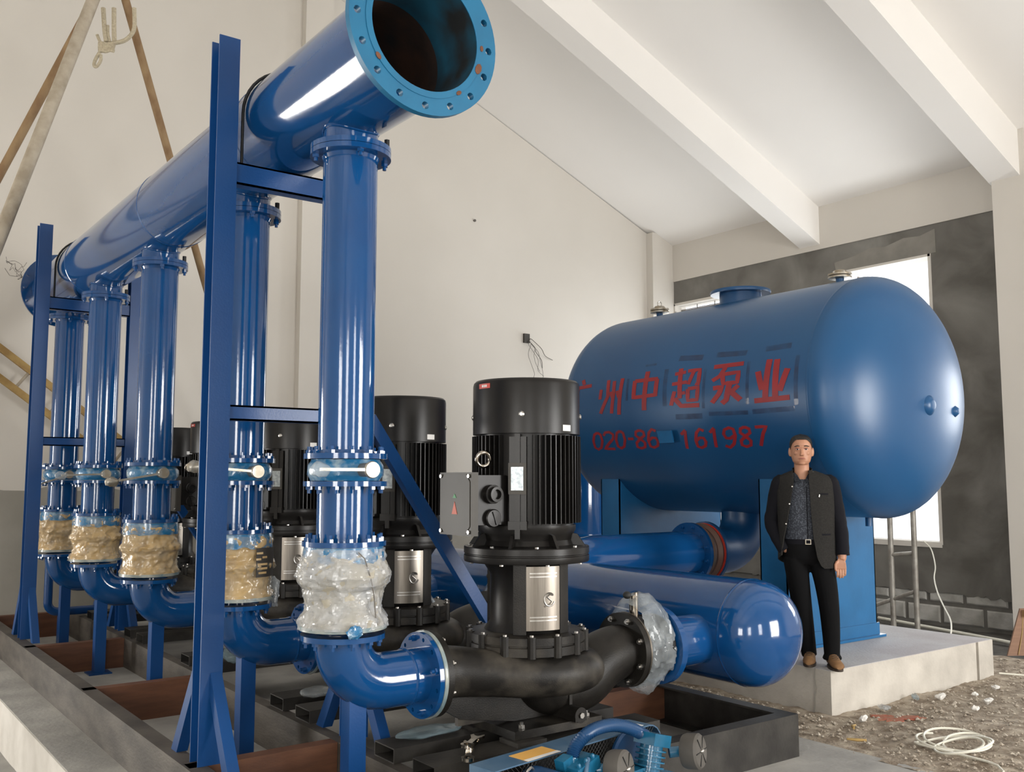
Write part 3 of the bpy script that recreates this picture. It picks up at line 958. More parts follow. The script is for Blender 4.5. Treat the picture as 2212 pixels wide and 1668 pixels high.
def make_joint(kind, seed):
    t = thing('flexible_joint', (HX, YS[0], Z['joint_bot']), 'x', 'joint', 'wrapped flexible joints above the elbows')
    h = Z['spool_bot'] - Z['joint_bot'] - 0.001
    if kind == 'film':
        prof = [(0.185, 0.001), (0.208, 0.010), (0.203, 0.05), (0.178, 0.09), (0.182, 0.14), (0.186, 0.19), (0.205, 0.215), (0.218, 0.25), (0.212, 0.29), (0.196, 0.325), (0.190, 0.365), (0.188, h)]
    else:
        prof = [(0.185, 0.001), (0.208, 0.010), (0.206, 0.035), (0.186, 0.07), (0.182, 0.12), (0.190, 0.165), (0.207, 0.19), (0.210, 0.215), (0.190, 0.24), (0.188, 0.30), (0.194, 0.35), (0.188, h)]
    rs = []
    pr2 = []
    for (r0, z0), (r1, z1) in zip(prof, prof[1:]):
        for k in range(6):
            f = k / 6
            pr2.append((r0 + (r1 - r0) * f, z0 + (z1 - z0) * f))
    pr2.append(prof[-1])
    b = MB().lathe(pr2, n=132)
    v = []
    for p in b.v:
        q = Vector(p)
        e = min(1, q.z / 0.04, (h - q.z) / 0.04)
        n = noise.noise_vector((q + Vector((seed, 0, seed))) * 13)
        w = noise.ridged_multi_fractal((q + Vector((0, seed, 0))) * 9, 0.9, 2.2, 4, 0.9, 2.0)
        rad = Vector((q.x, q.y, 0)).normalized()
        fold = abs(noise.noise((q + Vector((seed, seed, 0))) * 15)) * 0.026 + abs(noise.noise((q + Vector((seed, 3, seed))) * 31)) * 0.014
        v.append(tuple(q + (n * 0.006 + rad * ((w - 1.0) * 0.009 + 0.012 - fold)) * max(e, 0.0)))
    b.v = v
    body = b.build('wrapped_bellows', M['filmcore'] if kind == 'film' else M['kraft'], t, smooth=50)
    # outer layer of clear stretch film, sharply creased
    b = MB().lathe([(r + 0.005, z) for r, z in pr2[2:-2]], n=120, cap0=False, cap1=False)
    v = []
    for p in b.v:
        q = Vector(p)
        rad = Vector((q.x, q.y, 0)).normalized()
        n = noise.noise_vector((q + Vector((seed, 0, seed))) * 13)
        w = noise.ridged_multi_fractal((q + Vector((0, seed, 0))) * 9, 0.9, 2.2, 4, 0.9, 2.0)
        c = noise.cell_vector(q * 22 + Vector((seed, seed, 0)))
        w2 = noise.ridged_multi_fractal((q + Vector((seed, 0, 2))) * 21, 0.8, 2.3, 3, 0.9, 2.0)
        v.append(tuple(q + n * 0.010 + rad * ((w - 1.0) * 0.012 + 0.008 + max(0, w2 - 0.6) * 0.009 - abs(noise.noise((q + Vector((seed, seed, 5))) * 26)) * 0.014)))
    b.v = v
    b.build('stretch_film', M['crinkle'] if kind == 'film' else M['crinkle2'], t, smooth=20, fix=False)
    b = MB()
    flange(b, 0.0, 0.020, 0.212, 0.13)
    b.build('joint_rim', M['gasket'], t)
    b = MB()
    rs = []
    n = 60
    for z, r in ((h - 0.001, 0.192), (h - 0.03, 0.197), (h - 0.065, 0.198), (h - 0.085, 0.196)):
        rs.append([((r + 0.004 * noise.noise((math.cos(k / n * 6.283) * 5, math.sin(k / n * 6.283) * 5, z * 30 + seed))) * math.cos(k / n * 6.2832),
                    (r + 0.004 * noise.noise((math.cos(k / n * 6.283) * 5, math.sin(k / n * 6.283) * 5, z * 30 + seed + 4))) * math.sin(k / n * 6.2832),
                    z + (0.02 * noise.noise((math.cos(k / n * 6.283) * 3, math.sin(k / n * 6.283) * 3, seed)) if z < h - 0.05 else 0)) for k in range(n)])
    b.rings(rs, False, False)
    b.build('blue_sprayed_film', M['filmblue'], t, smooth=60)
    if kind == 'film':
        pts = [(-0.03, -0.205, h - 0.02), (0.0, -0.213, h - 0.05), (0.028, -0.222, 0.25), (0.05, -0.215, 0.17), (0.07, -0.20, 0.06), (0.075, -0.21, 0.03)]
        MB().tube(pts, 0.003, 5).build('tie_string', M['wire'], t)
        b = MB().ellipsoid((0, 0, 0), 0.045, 0.010, 0.028, 28, 18)
        crumple(b, 0.013, 32, 3)
        b.xf(Matrix.Translation((-0.055, -0.228, 0.006)))
        b.build('film_tail', M['filmblue'], t, 25)
    return t


def make_elbow(leg_bottom):
    t = thing('elbow_pipe', (HX, YS[0], 0), 'x', 'pipe', 'blue elbows leading to the pumps')
    zt = Z['elbow_top']
    R = 0.215
    zo = 0.71
    pts = [(0, 0, zt - 0.02)]
    zs = zo + R
    for k in range(15):
        a = math.pi / 2 * k / 14
        pts.append((R - R * math.cos(a), 0, zs - R * math.sin(a)))
    pts.append((0.44, 0, zo))
    MB().tube(pts, RR, 40).build('bend', M['blue'], t, smooth=40)
    b = MB()
    flange(b, zt - 0.026, zt - 0.001)
    b.build('flange', M['blue'], t)
    b = holed_flange(0.13, 0.2135, 0.011, 12, 0.186, 0.026, (0.425, 0, zo), (1, 0, 0))
    b.build('outlet_flange', M['blue'], t, smooth=30)
    b = MB().lathe([(0.13, 0.452), (0.218, 0.452), (0.221, 0.462), (0.218, 0.472), (0.13, 0.472)], (0, 0, zo), (1, 0, 0), 48, False, False, loop=True)
    b.build('gasket_ring', M['gasket'], t)
    MB().lathe([(RR, 0.335), (RR + 0.006, 0.343), (RR, 0.352)], (0, 0, zo), (1, 0, 0), 40, False, False).build('weld_bead', M['blue'], t)
    bolts(t, 'blue', (0, 0, zt - 0.026), (0, 0, -1), 0.178, 12, 0.2)
    bolts(t, 'blue', (0.425, 0, zo), (-1, 0, 0), 0.186, 12, 0.0, which=[2, 5, 8, 11])
    b = MB().box(0.020, 0.110, -0.045, 0.045, leg_bottom, zo - 0.055)
    lg = b.build('support_leg', M['blue_flat'], t, smooth=None)
    if leg_bottom < 0.1:
        MB().box(-0.03, 0.16, -0.09, 0.09, leg_bottom, leg_bottom + 0.012).build('foot_plate', M['blue_flat'], lg, smooth=None)
    return t


RISER = ['%s tall blue riser pipe' % o for o in ORD]
WHERE = ['right beside the near stand, below the open flange', 'just behind the near stand', 'standing in the middle of the row',
         'standing between the third riser and the far stand', 'standing behind the far stand']
r0, v0, s0 = make_riser(), make_valve(), make_spool()
LEV = [math.pi, math.radians(176), math.radians(190), math.radians(182), math.radians(200)]
for i, y in enumerate(YS):
    r = r0 if i == 0 else copy_tree(r0)
    r.location.y = y
    r['label'] = '%s of five tall blue riser pipes, %s' % (ORD[i], WHERE[i])
    v = v0 if i == 0 else copy_tree(v0)
    v.location.y = y
    v['label'] = 'butterfly valve in blue film at the foot of the %s riser pipe' % ORD[i]
    s = s0 if i == 0 else copy_tree(s0)
    s.location.y = y
    s['label'] = 'short blue flanged spool under the valve of the %s riser pipe' % ORD[i]
for v, a in zip([o for o in COL.objects if o.name.startswith('butterfly_valve')], LEV):
    lever(v, a, 0.255 if a == LEV[0] else 0.36)
for i, y in enumerate(YS):
    j = make_joint('film' if i == 0 else 'kraft', 3.1 * i + 0.7)
    j.location.y = y
    j['label'] = ('flexible joint in crumpled white plastic film below the nearest riser' if i == 0 else
                  'flexible joint in brown paper and film below the %s riser' % ORD[i])
    if i == 1:
        ft = MB().ellipsoid((0, 0, 0), 0.03, 0.05, 0.10, 28, 18)
        crumple(ft, 0.02, 16, 4)
        ft.xf(Matrix.Translation((0.245, 0.03, 0.02)))
        ft.build('film_tail', M['bag'], j, 30)
        st = MB()
        for k in range(2):
            a0 = math.radians(-72)
            rr = 0.214
            rs = []
            st2 = MB()
            for q in range(7):
                a = a0 + math.radians(7 * q - 10)
                rs.append([(rr * math.cos(a), rr * math.sin(a), 0.14), (rr * math.cos(a), rr * math.sin(a), 0.31), ((rr - 0.004) * math.cos(a), (rr - 0.004) * math.sin(a), 0.31), ((rr - 0.004) * math.cos(a), (rr - 0.004) * math.sin(a), 0.14)])
            st2.rings(rs)
        sp_ = st2.build('printed_stamp', M['bagstamp'], j)
        for q, (za, aa, wa) in enumerate(((0.28, -76, 12), (0.255, -66, 10), (0.245, -78, 9), (0.215, -70, 20), (0.19, -70, 20), (0.165, -70, 16))):
            s3 = MB()
            arc = []
            for w in range(4):
                a = math.radians(aa + wa * (w / 3 - 0.5))
                arc.append([(0.2135 * math.cos(a), 0.2135 * math.sin(a), za - 0.006), (0.2152 * math.cos(a), 0.2152 * math.sin(a), za - 0.006), (0.2152 * math.cos(a), 0.2152 * math.sin(a), za + 0.006), (0.2135 * math.cos(a), 0.2135 * math.sin(a), za + 0.006)])
            s3.rings(arc)
            s3.build('stamp_bar', M['kraft'], sp_)
    e = make_elbow(0.0)
    e.location.y = y
    e['label'] = 'blue flanged elbow on a square leg under the %s riser' % ORD[i]

# ------------------------------------------------------------------ vertical in-line pumps
def smooth_path(pts, n):
    """Catmull-Rom through points (any dimension)"""
    out = []
    P = [Vector(p) for p in pts]
    P = [P[0] * 2 - P[1]] + P + [P[-1] * 2 - P[-2]]
    for i in range(1, len(P) - 2):
        for k in range(n):
            t = k / n
            a, b, c, d = P[i - 1], P[i], P[i + 1], P[i + 2]
            out.append(0.5 * ((2 * b) + (c - a) * t + (2 * a - 5 * b + 4 * c - d) * t * t + (3 * b - a - 3 * c + d) * t ** 3))
    out.append(P[-2])
    return out


def arc_plate(b, r0, r1, a0, a1, z0, z1, n=10):
    rs = []
    for k in range(n + 1):
        a = a0 + (a1 - a0) * k / n
        c, s = math.cos(a), math.sin(a)
        rs.append([(r0 * c, r0 * s, z0), (r1 * c, r1 * s, z0), (r1 * c, r1 * s, z1), (r0 * c, r0 * s, z1)])
    return b.rings(rs)


CAMA = math.radians(-127.5)      # bearing from the pump axis towards the gangway


def make_pump():
    t = thing('vertical_pump', (PX, YS[0], 0.3535), 'x', 'pump', 'black vertical pumps on the skid')
    T = Matrix.Translation((0, 0, -0.3535))

    def part(b, name, mat, smooth=35, parent=t):
        b.xf(T)
        return b.build(name, mat, parent, smooth)
    zo = 0.71
    # foot: base plate, pedestal web, drain boss
    b = MB().box(-0.23, 0.37, -0.20, 0.26, 0.3545, 0.398)
    b.box(-0.45, -0.1, 0.0, 0.03, 0.42, 0.62)
    base = part(b, 'base_plate', M['dusty'], None)
    b = MB().prism([(-0.60, 0.55), (-0.45, 0.46), (-0.10, 0.40), (0.28, 0.40), (0.28, 0.62), (-0.5, 0.66)], (0, -0.02, 0), (1, 0, 0), (0, 0, 1), (0, 0.04, 0))
    b.box(0.18, 0.20, -0.15, 0.2, 0.398, 0.66)
    part(b, 'pedestal_web', M['castblack'], None)
    b = MB().cyl((0.19, -0.235, 0.43), (0.19, 0.10, 0.43), 0.042, 20)
    b.box(0.15, 0.23, -0.235, 0.05, 0.399, 0.43)
    dr = part(b, 'drain_boss', M['castblack'])
    b = MB().cyl((0.19, -0.236, 0.43), (0.19, -0.246, 0.43), 0.016, 6)
    part(b, 'plug', M['zinc'], 30, dr)
    for x, y in ((-0.15, -0.15), (0.30, -0.15), (-0.15, 0.2), (0.30, 0.2)):
        inst('bolt', bolt_mesh('zinc'), t, (x, y, 0.398 - 0.3535))
    # suction leg: down from the flange, under the casing and up into the eye
    path = smooth_path([(0.72, 0, zo - 0.02), (0.63, 0, zo - 0.035), (0.51, 0, 0.635), (0.38, 0, 0.555), (0.22, 0.01, 0.54), (0.08, 0.02, 0.58), (0.0, 0.03, 0.68)], 6)
    rad = [0.150 + 0.02 * math.sin(math.pi * k / (len(path) - 1)) - 0.012 * k / (len(path) - 1) for k in range(len(path))]
    part(MB().tube(path, rad, 32), 'suction_leg', M['castblack'], 50)
    b = MB()
    flange(b, 0.705, 0.743, 0.216, 0.13, (0, 0, zo - 0.02), (1, 0, 0), 48)
    fl = part(b, 'suction_flange', M['castblack'])
    b = MB()
    flange(b, 0.7435, 0.755, 0.218, 0.14, (0, 0, zo - 0.02), (1, 0, 0), 48)
    part(b, 'gasket_ring', M['inox'])
    bolts(t, 'zinc', (0.705, 0, zo - 0.02 - 0.3535), (-1, 0, 0), 0.187, 8, 0.39)
    # volute
    path = smooth_path([(-0.615, 0, zo), (-0.48, -0.015, zo - 0.005), (-0.32, -0.09, zo - 0.02), (-0.13, -0.20, zo - 0.04), (0.08, -0.255, zo - 0.045), (0.25, -0.205, zo - 0.045), (0.335, -0.04, zo - 0.045), (0.29, 0.15, zo - 0.045), (0.10, 0.27, zo - 0.045), (-0.12, 0.24, zo - 0.045), (-0.25, 0.08, zo - 0.045)], 7)
    n = len(path)
    rad = []
    for k in range(n):
        f = k / (n - 1)
        rad.append(0.140 - 0.026 * min(1, f / 0.25) - 0.045 * max(0, f - 0.25))
    part(MB().tube(path, rad, 32), 'volute', M['dusty'], 50)
    b = MB().lathe([(0.20, 0.58), (0.25, 0.62), (0.27, 0.785), (0.25, 0.80)], n=48)
    part(b, 'casing', M['castblack'])
    b = MB()
    flange(b, -0.648, -0.612, 0.216, 0.12, (0, 0, zo), (1, 0, 0), 48)
    part(b, 'discharge_flange', M['castblack'])
    bolts(t, 'zinc', (-0.612, 0, zo - 0.3535), (1, 0, 0), 0.186, 8, 0.39)
    # bolted casing cover with lugs
    b = MB().lathe([(0.31, 0.770), (0.324, 0.778), (0.324, 0.822), (0.316, 0.825), (0.316, 0.831), (0.324, 0.834), (0.324, 0.874), (0.29, 0.882), (0.15, 0.886)], n=64)
    cov = part(b, 'casing_cover', M['dusty'])
    for k in range(14):
        a = 2 * math.pi * k / 14 + 0.1
        c, s = math.cos(a), math.sin(a)
        b = MB().lathe([(0.024, 0.772), (0.024, 0.882)], (0.318 * c, 0.318 * s, 0), (0, 0, 1), 10)
        lug = part(b, 'lug', M['castblack'], 35, cov)
        o = inst('bolt', bolt_mesh('small'), cov, (0.318 * c, 0.318 * s, 0.882 - 0.3535))
    # lantern: hub, four ribs, stainless covers
    part(MB().lathe([(0.235, 0.884), (0.205, 0.93), (0.20, 1.18), (0.25, 1.255)], n=40), 'lantern_core', M['motor'])
    P0, PH = CAMA + math.radians(20), math.radians(21)
    for a in (P0 - PH - 0.12, P0 + PH + 0.14, P0 - PH - 0.12 + math.pi, P0 + PH + 0.14 + math.pi):
        b = MB()
        arc_plate(b, 0.20, 0.268, a - 0.13, a + 0.13, 0.884, 1.252, 4)
        part(b, 'lantern_rib', M['castblack'], 30)
    for side in (0, math.pi):
        b = MB()
        arc_plate(b, 0.262, 0.267, P0 + side - PH, P0 + side + PH, 0.905, 1.238, 12)
        pn = part(b, 'guard_panel', M['inox'], 30)
        if side == 0:
            pn['label'] = 'brushed stainless guard panel with an embossed S mark'
            for z in (0.955, 0.972, 1.182, 1.200):
                b = MB()
                arc_plate(b, 0.264, 0.271, P0 - PH * 0.78, P0 + PH * 0.78, z, z + 0.006, 12)
                part(b, 'pressed_line', M['zinc'], 30, pn)
            # embossed S in a ring
            rr = 0.2685
            a1 = P0 + math.radians(7)
            sp = []
            for k in range(20):
                th = math.radians(50 + 290 * k / 19)
                sp.append((0.031 * math.cos(th), 0.034 * math.sin(th)))
            ring = [(rr * math.cos(a1 + u / rr), rr * math.sin(a1 + u / rr), 1.065 + w) for u, w in sp]
            part(MB().tube(ring, 0.0042, 6), 'logo_mark', M['zinc'], 30, pn)
            ss = [(0.022, 0.022), (0.0, 0.026), (-0.014, 0.014), (0.0, 0.002), (0.014, -0.010), (0.0, -0.024), (-0.030, -0.036)]
            part(MB().tube([(rr * math.cos(a1 + u / rr), rr * math.sin(a1 + u / rr), 1.065 + w) for u, w in ss], 0.0042, 6), 'logo_mark', M['zinc'], 30, pn)
    # coupling flanges and ribbed end bell
    b = MB().lathe([(0.25, 1.250), (0.345, 1.252), (0.348, 1.258), (0.348, 1.286), (0.343, 1.290), (0.343, 1.294), (0.348, 1.298), (0.348, 1.330), (0.345, 1.334), (0.25, 1.345)], n=64)
    part(b, 'coupling_flange', M['motor'], 30)
    bolts(t, 'small', (0, 0, 1.334 - 0.3535), (0, 0, 1), 0.318, 8, 0.3)
    bolts(t, 'small', (0, 0, 1.251 - 0.3535), (0, 0, -1), 0.318, 8, 0.3)
    b = MB().lathe([(0.27, 1.334), (0.255, 1.37), (0.262, 1.40), (0.275, 1.425), (0.275, 1.45)], n=48)
    part(b, 'end_bell', M['motor'])
    for k in range(8):
        a = 2 * math.pi * k / 8 + 0.65
        d = Vector((math.cos(a), math.sin(a), 0))
        sd = Vector((-d.y, d.x, 0))
        b = MB().prism([(0.25, 1.335), (0.335, 1.335), (0.29, 1.40), (0.25, 1.41)], sd * -0.008, d, (0, 0, 1), sd * 0.016)
        part(b, 'bell_rib', M['motor'], None)
    # finned motor body
    part(MB().lathe([(0.268, 1.435), (0.262, 1.45), (0.262, 1.95), (0.25, 1.96)], n=56), 'motor_frame', M['motor'])
    fin = MB().box(0.250, 0.305, -0.0028, 0.0028, 1.462, 1.935).xf(T).mesh('cooling_fin', M['motor'], None)
    nf = 60
    PLA = CAMA - math.radians(9)
    for k in range(nf):
        a = 2 * math.pi * k / nf
        da = abs((a - PLA + math.pi) % (2 * math.pi) - math.pi)
        db = abs((a - math.pi + math.pi) % (2 * math.pi) - math.pi)
        if da < math.radians(14):
            continue
        inst('cooling_fin', fin, t, (0, 0, 0), (0, 0, a))
    d = Vector((math.cos(PLA), math.sin(PLA), 0))
    sd = Vector((-d.y, d.x, 0))
    b = MB().obox(d * 0.27 + Vector((0, 0, 1.70)), d * 0.025, sd * 0.046, (0, 0, 0.225))
    b.obox(d * 0.290 + Vector((0, 0, 1.70)), d * 0.015, sd * 0.014, (0, 0, 0.24))
    b.obox(d * 0.283 + Vector((0, 0, 1.455)), d * 0.025, sd * 0.050, (0, 0, 0.022))
    b.obox(d * 0.298 + Vector((0, 0, 1.43)), d * 0.012, sd * 0.014, (0, 0, 0.045))
    part(b, 'frame_rib', M['motor'], None)
    b = MB().obox(d * 0.306 + Vector((0, 0, 1.702)), d * 0.005, sd * 0.048, (0, 0, 0.083))
    pf = part(b, 'plate_holder', M['termbox'], None)
    b = MB().obox(d * 0.3125 + Vector((0, 0, 1.702)), d * 0.0018, sd * 0.033, (0, 0, 0.062))
    npl = part(b, 'nameplate', M['plate'], None, pf)
    b = MB()
    # fan shroud
    b.lathe([(0.300, 1.945), (0.300, 2.215), (0.296, 2.232), (0.285, 2.243), (0.20, 2.248)], n=72)
    sh = part(b, 'fan_shroud', M['motor'], 30)
    for k in range(4):
        a = CAMA - math.radians(5) + math.pi / 2 * k
        dd = Vector((math.cos(a), math.sin(a), 0))
        b = MB().lathe([(0.016, 0), (0.016, 0.004), (0.009, 0.009)], dd * 0.3005 + Vector((0, 0, 2.045)), dd, 16)
        part(b, 'shroud_screw', M['zinc'], 30, sh)

    def sticker(a, z, w, h, mat, name):
        rr = 0.3012
        b = MB()
        arc_plate(b, 0.2995, rr, a - w / rr / 2, a + w / rr / 2, z - h / 2, z + h / 2, 5)
        return part(b, name, mat, 30, sh)
    sticker(CAMA + math.radians(47), 1.975, 0.062, 0.033, M['white'], 'paper_label')
    sticker(CAMA - math.radians(50), 2.205, 0.095, 0.026, M['redstk'], 'red_sticker')
    rr = 0.3018
    for k, (o1, w1) in enumerate(((-0.012, 0.014), (0.004, 0.010), (0.018, 0.012))):
        b = MB()
        a = CAMA - math.radians(50) + o1 / rr
        arc_plate(b, 0.2995, rr, a - w1 / rr / 2, a + w1 / rr / 2, 2.199, 2.211, 2)
        part(b, 'sticker_print', M['white'], 30, sh)
    # terminal box on the discharge side
    b = MB().box(-0.43, -0.24, -0.14, 0.15, 1.46, 1.72)
    bx = part(b, 'terminal_box', M['motor'], None)
    poly = [(-0.15, 1.405), (0.15, 1.405), (0.15, 1.735), (-0.15, 1.735)]
    b = MB().prism(poly, (-0.475, 0, 0), (0, 1, 0), (0, 0, 1), (0.044, 0, 0))
    cv = part(b, 'box_cover', M['termbox'], None, bx)
    ch = [(-0.105, 1.415), (0.105, 1.415), (0.14, 1.455), (0.14, 1.685), (0.105, 1.725), (-0.105, 1.725), (-0.14, 1.685), (-0.14, 1.455)]
    b = MB().prism(ch, (-0.479, 0, 0), (0, 1, 0), (0, 0, 1), (0.006, 0, 0))
    part(b, 'cover_panel', M['termbox'], None, cv) if False else None
    b.xf(T)
    o = b.build('cover_panel', M['termbox'], bx, None)
    for yy in (-0.133, 0.133):
        for zz in (1.425, 1.715):
            mt = Matrix.Translation((-0.476, yy, zz - 0.3535)) @ Vector((-1, 0, 0)).to_track_quat('Z', 'Y').to_matrix().to_4x4()
            inst('bolt', bolt_mesh('small'), bx, mat=mt)
    b = MB().prism([(-0.018, 0), (0.018, 0), (0, 0.022), (0, 0.022)][:3], (-0.4812, 0.0, 1.60), (0, 1, 0), (0, 0, 1), (0.002, 0, 0))
    b.xf(T)
    b.build('earth_mark', M['green'], bx, None)
    b = MB().prism([(-0.026, 0), (0.026, 0), (0.0, 0.066)], (-0.4812, 0.0, 1.515), (0, 1, 0), (0, 0, 1), (0.002, 0, 0))
    b.xf(T)
    b.build('warning_mark', M['warn'], bx, None)
    # cable gland and blanking plug on the front side of the box
    b = MB().lathe([(0.050, 0), (0.050, 0.03), (0.040, 0.032), (0.040, 0.06), (0.026, 0.061), (0.026, 0.040)], (-0.345, -0.14, 1.62), (0, -1, 0), 20)
    g = part(b, 'cable_gland', M['motor'], 30, bx)
    b = MB().lathe([(0.048, 0), (0.048, 0.022), (0.043, 0.028), (0.001, 0.030)], (-0.34, -0.14, 1.495), (0, -1, 0), 24)
    b.obox((-0.34, -0.171, 1.495), (0.012, 0, -0.034), (0, 0.004, 0), (0.002, 0, 0.001))
    part(b, 'blanking_plug', M['motor'], 30, bx)
    # lifting eyes
    for pos, ax in (((-0.325, -0.045, 1.805), (0.3, 1, 0.2)), ((0.31, 0.10, 1.80), (0.2, 1, 0)),):
        b = MB()
        pts = []
        axv = Vector(ax).normalized()
        u = axv.orthogonal().normalized()
        w = axv.cross(u)
        for k in range(20):
            a = 2 * math.pi * k / 20
            pts.append(Vector(pos) + (u * math.cos(a) + w * math.sin(a)) * 0.038)
        b.tube(pts, 0.0115, 10, loop=True)
        c = Vector(pos)
        inward = Vector((-c.x, -c.y, 0)).normalized()
        b.cyl(c + inward * 0.036, c + inward * 0.085, 0.016, 10)
        part(b, 'lifting_eye', M['chrome'], 40)
    return t


p0 = make_pump()
PW = ['nearest pump, in front of the blue tank, with its red sticker', 'second pump from the front, beside the diagonal blue brace',
      'third pump, seen behind the nearest riser pipe', 'fourth pump, mostly hidden behind the near stand', 'farthest pump at the end of the row by the wall']
for i, y in enumerate(YS):
    p = p0 if i == 0 else copy_tree(p0)
    p.location.y = y
    p['label'] = 'black vertical motor pump, ' + PW[i]

# ------------------------------------------------------------------ suction header with a domed end
SX, SZ, SR = 4.95, 0.725, 0.335
t = suction_header = thing('suction_header', (SX, 4.06, SZ), 'fat low blue header pipe with a shiny domed end on the right', 'pipe')
L2 = 11.4 - 4.06
prof = []
for k in range(13):
    a = math.pi / 2 * (1 - k / 12)
    prof.append((SR * math.cos(a), -0.27 * math.sin(a)))
prof[0] = (0.001, -0.27)
b = MB().lathe(prof, (0, 0, 0), (0, 1, 0), 72, True, False)
b.build('domed_end', M['blue'], t, 60)
MB().lathe([(SR, 0), (SR, L2)], (0, 0, 0), (0, 1, 0), 72, False, True).build('header_pipe', M['blue'], t, 40)
MB().lathe([(SR, -0.010), (SR + 0.004, 0), (SR, 0.010)], (0, 0.02, 0), (0, 1, 0), 64, False, False).build('weld_seam', M['blue'], t)
MB().lathe([(SR, -0.010), (SR + 0.004, 0), (SR, 0.010)], (0, 2.1, 0), (0, 1, 0), 64, False, False).build('weld_seam', M['blue'], t)
for i, y in enumerate(YS):
    b = MB()
    yl = y - 4.06
    zz = 0.69 - SZ
    n = 32
    r = 0.155
    A, B = [], []
    for k in range(n):
        a = 2 * math.pi * k / n
        yy, z2 = r * math.cos(a), r * math.sin(a) + zz
        A.append((-math.sqrt(SR ** 2 - z2 * z2) + 0.01, yl + yy, z2))
        B.append((4.27 - SX, yl + yy, z2))
    b.rings([B, A], False, False)
    b.lathe([(0.13, 0), (0.232, 0), (0.232, 0.045), (0.155, 0.06), (0.13, 0.06)], (4.27 - SX, yl, zz), (1, 0, 0), 40, False, False, loop=True)
    b.build('branch_nozzle', M['blue'], t)
for yy in (1.2, 3.3, 5.4, 7.0):
    # saddle feet on the right-hand rail
    b = MB()
    b.prism([(-0.14, 0.256 - SZ), (0.10, 0.256 - SZ), (0.16, -0.26), (-0.2, -0.26)], (0, yy, 0), (1, 0, 0), (0, 0, 1), (0, 0.05, 0))
    b.build('saddle_foot', M['blue_flat'], t, None)

for i, y in enumerate(YS):
    v = thing('suction_valve', (4.037, y, 0.69), 'x', 'valve', 'bagged suction valves between pumps and suction header')
    v['label'] = ['butterfly valve in a clear plastic bag at the nearest pump outlet', 'bagged suction valve of the second pump, beside the brace foot',
                  'bagged suction valve of the third pump behind the pump row', 'bagged suction valve of the fourth pump behind the pump row',
                  'bagged suction valve of the farthest pump behind the pump row'][i]
    MB().lathe([(0.16, 0), (0.185, 0.01), (0.185, 0.10), (0.165, 0.115), (0.165, 0.13), (0.19, 0.14), (0.19, 0.22), (0.16, 0.231)], (0.001, 0, 0), (1, 0, 0), 36).build('valve_body', M['castblack'], v)
    b = MB().cyl((0.06, 0.0, 0.17), (0.06, 0.0, 0.33), 0.03, 12)
    b.beam((0.10, 0.02, 0.325), (-0.07, -0.09, 0.332), 0.025, 0.018)
    b.build('lever', M['chrome'], v)
    b = MB().ellipsoid((0, 0, 0), 0.026, 0.026, 0.022, 12, 8).xf(Matrix.Translation((-0.09, -0.10, 0.332)))
    b.build('lever_knob', M['black'], v)
    # the bag: a gathered sleeve round the valve with a peak over the lever
    n, m = 90, 14
    rs = []
    for q in range(m + 1):
        x = 0.004 + 0.218 * q / m
        ring = []
        for k in range(n):
            a = 2 * math.pi * k / n
            r = 0.192 + 0.012 * math.sin(math.pi * q / m)
            up = max(0, math.sin(a)) ** 3
            dn = max(0, -math.sin(a)) ** 5
            r += 0.125 * up * math.sin(math.pi * (0.22 + 0.62 * q / m)) + 0.07 * dn * math.sin(math.pi * q / m)
            r += 0.016 * noise.noise((3.1 * math.cos(a) + i * 5, 3.1 * math.sin(a), q * 0.5)) + 0.022 * abs(noise.noise((7 * math.cos(a) + i * 5, 7 * math.sin(a), q * 0.45))) - 0.006
            ring.append((x + 0.008 * noise.noise((2 * math.cos(a), 2 * math.sin(a), i + q)), r * math.cos(a), r * math.sin(a)))
        rs.append(ring)
    b = MB().rings(rs, False, False)
    b.build('plastic_bag', M['bag'], v, 30, fix=False)

# ------------------------------------------------------------------ big horizontal tank
TX, TZ, TR = 7.26, 2.389, 1.012
TY0, TY1 = 4.56, 7.42
t = tank = thing('pressure_tank', (TX, TY0, TZ), 'huge horizontal blue steel tank with red Chinese lettering on box saddles', 'tank')
LT = TY1 - TY0
n = 96


def dome(sgn, base):
    prof = []
    for k in range(19):
        a = math.pi / 2 * (1 - k / 18)
        # 2:1 torispherical-ish end
        prof.append((TR * math.cos(a) ** 0.92, sgn * 0.45 * math.sin(a)))
    prof[0] = (0.002, sgn * 0.45)
    return MB().lathe(prof, (0, base, 0), (0, 1, 0), n, True, False)


dome(-1, 0).build('domed_end', M['tank'], t, 60)
dome(1, LT).build('domed_end', M['tank'], t, 60)
MB().lathe([(TR, 0), (TR, LT)], (0, 0, 0), (0, 1, 0), n, False, False).build('shell', M['tank'], t, 60)
MB().lathe([(TR, -0.012), (TR + 0.003, 0), (TR, 0.012)], (0, 0.0, 0), (0, 1, 0), n, False, False).build('weld_seam', M['tank'], t, 60)
# manhole neck and rim on the crown
mh = MB().lathe([(0.20, TR - 0.06), (0.20, TR + 0.085), (0.17, TR + 0.085)], (0, 6.03 - TY0, 0), (0, 0, 1), 40, False, False).build('manhole_neck', M['tank'], t)
MB().lathe([(0.16, TR + 0.083), (0.285, TR + 0.083), (0.29, TR + 0.10), (0.285, TR + 0.115), (0.16, TR + 0.115)], (0, 6.03 - TY0, 0), (0, 0, 1), 48, True, True).build('manhole_rim', M['tank'], mh)
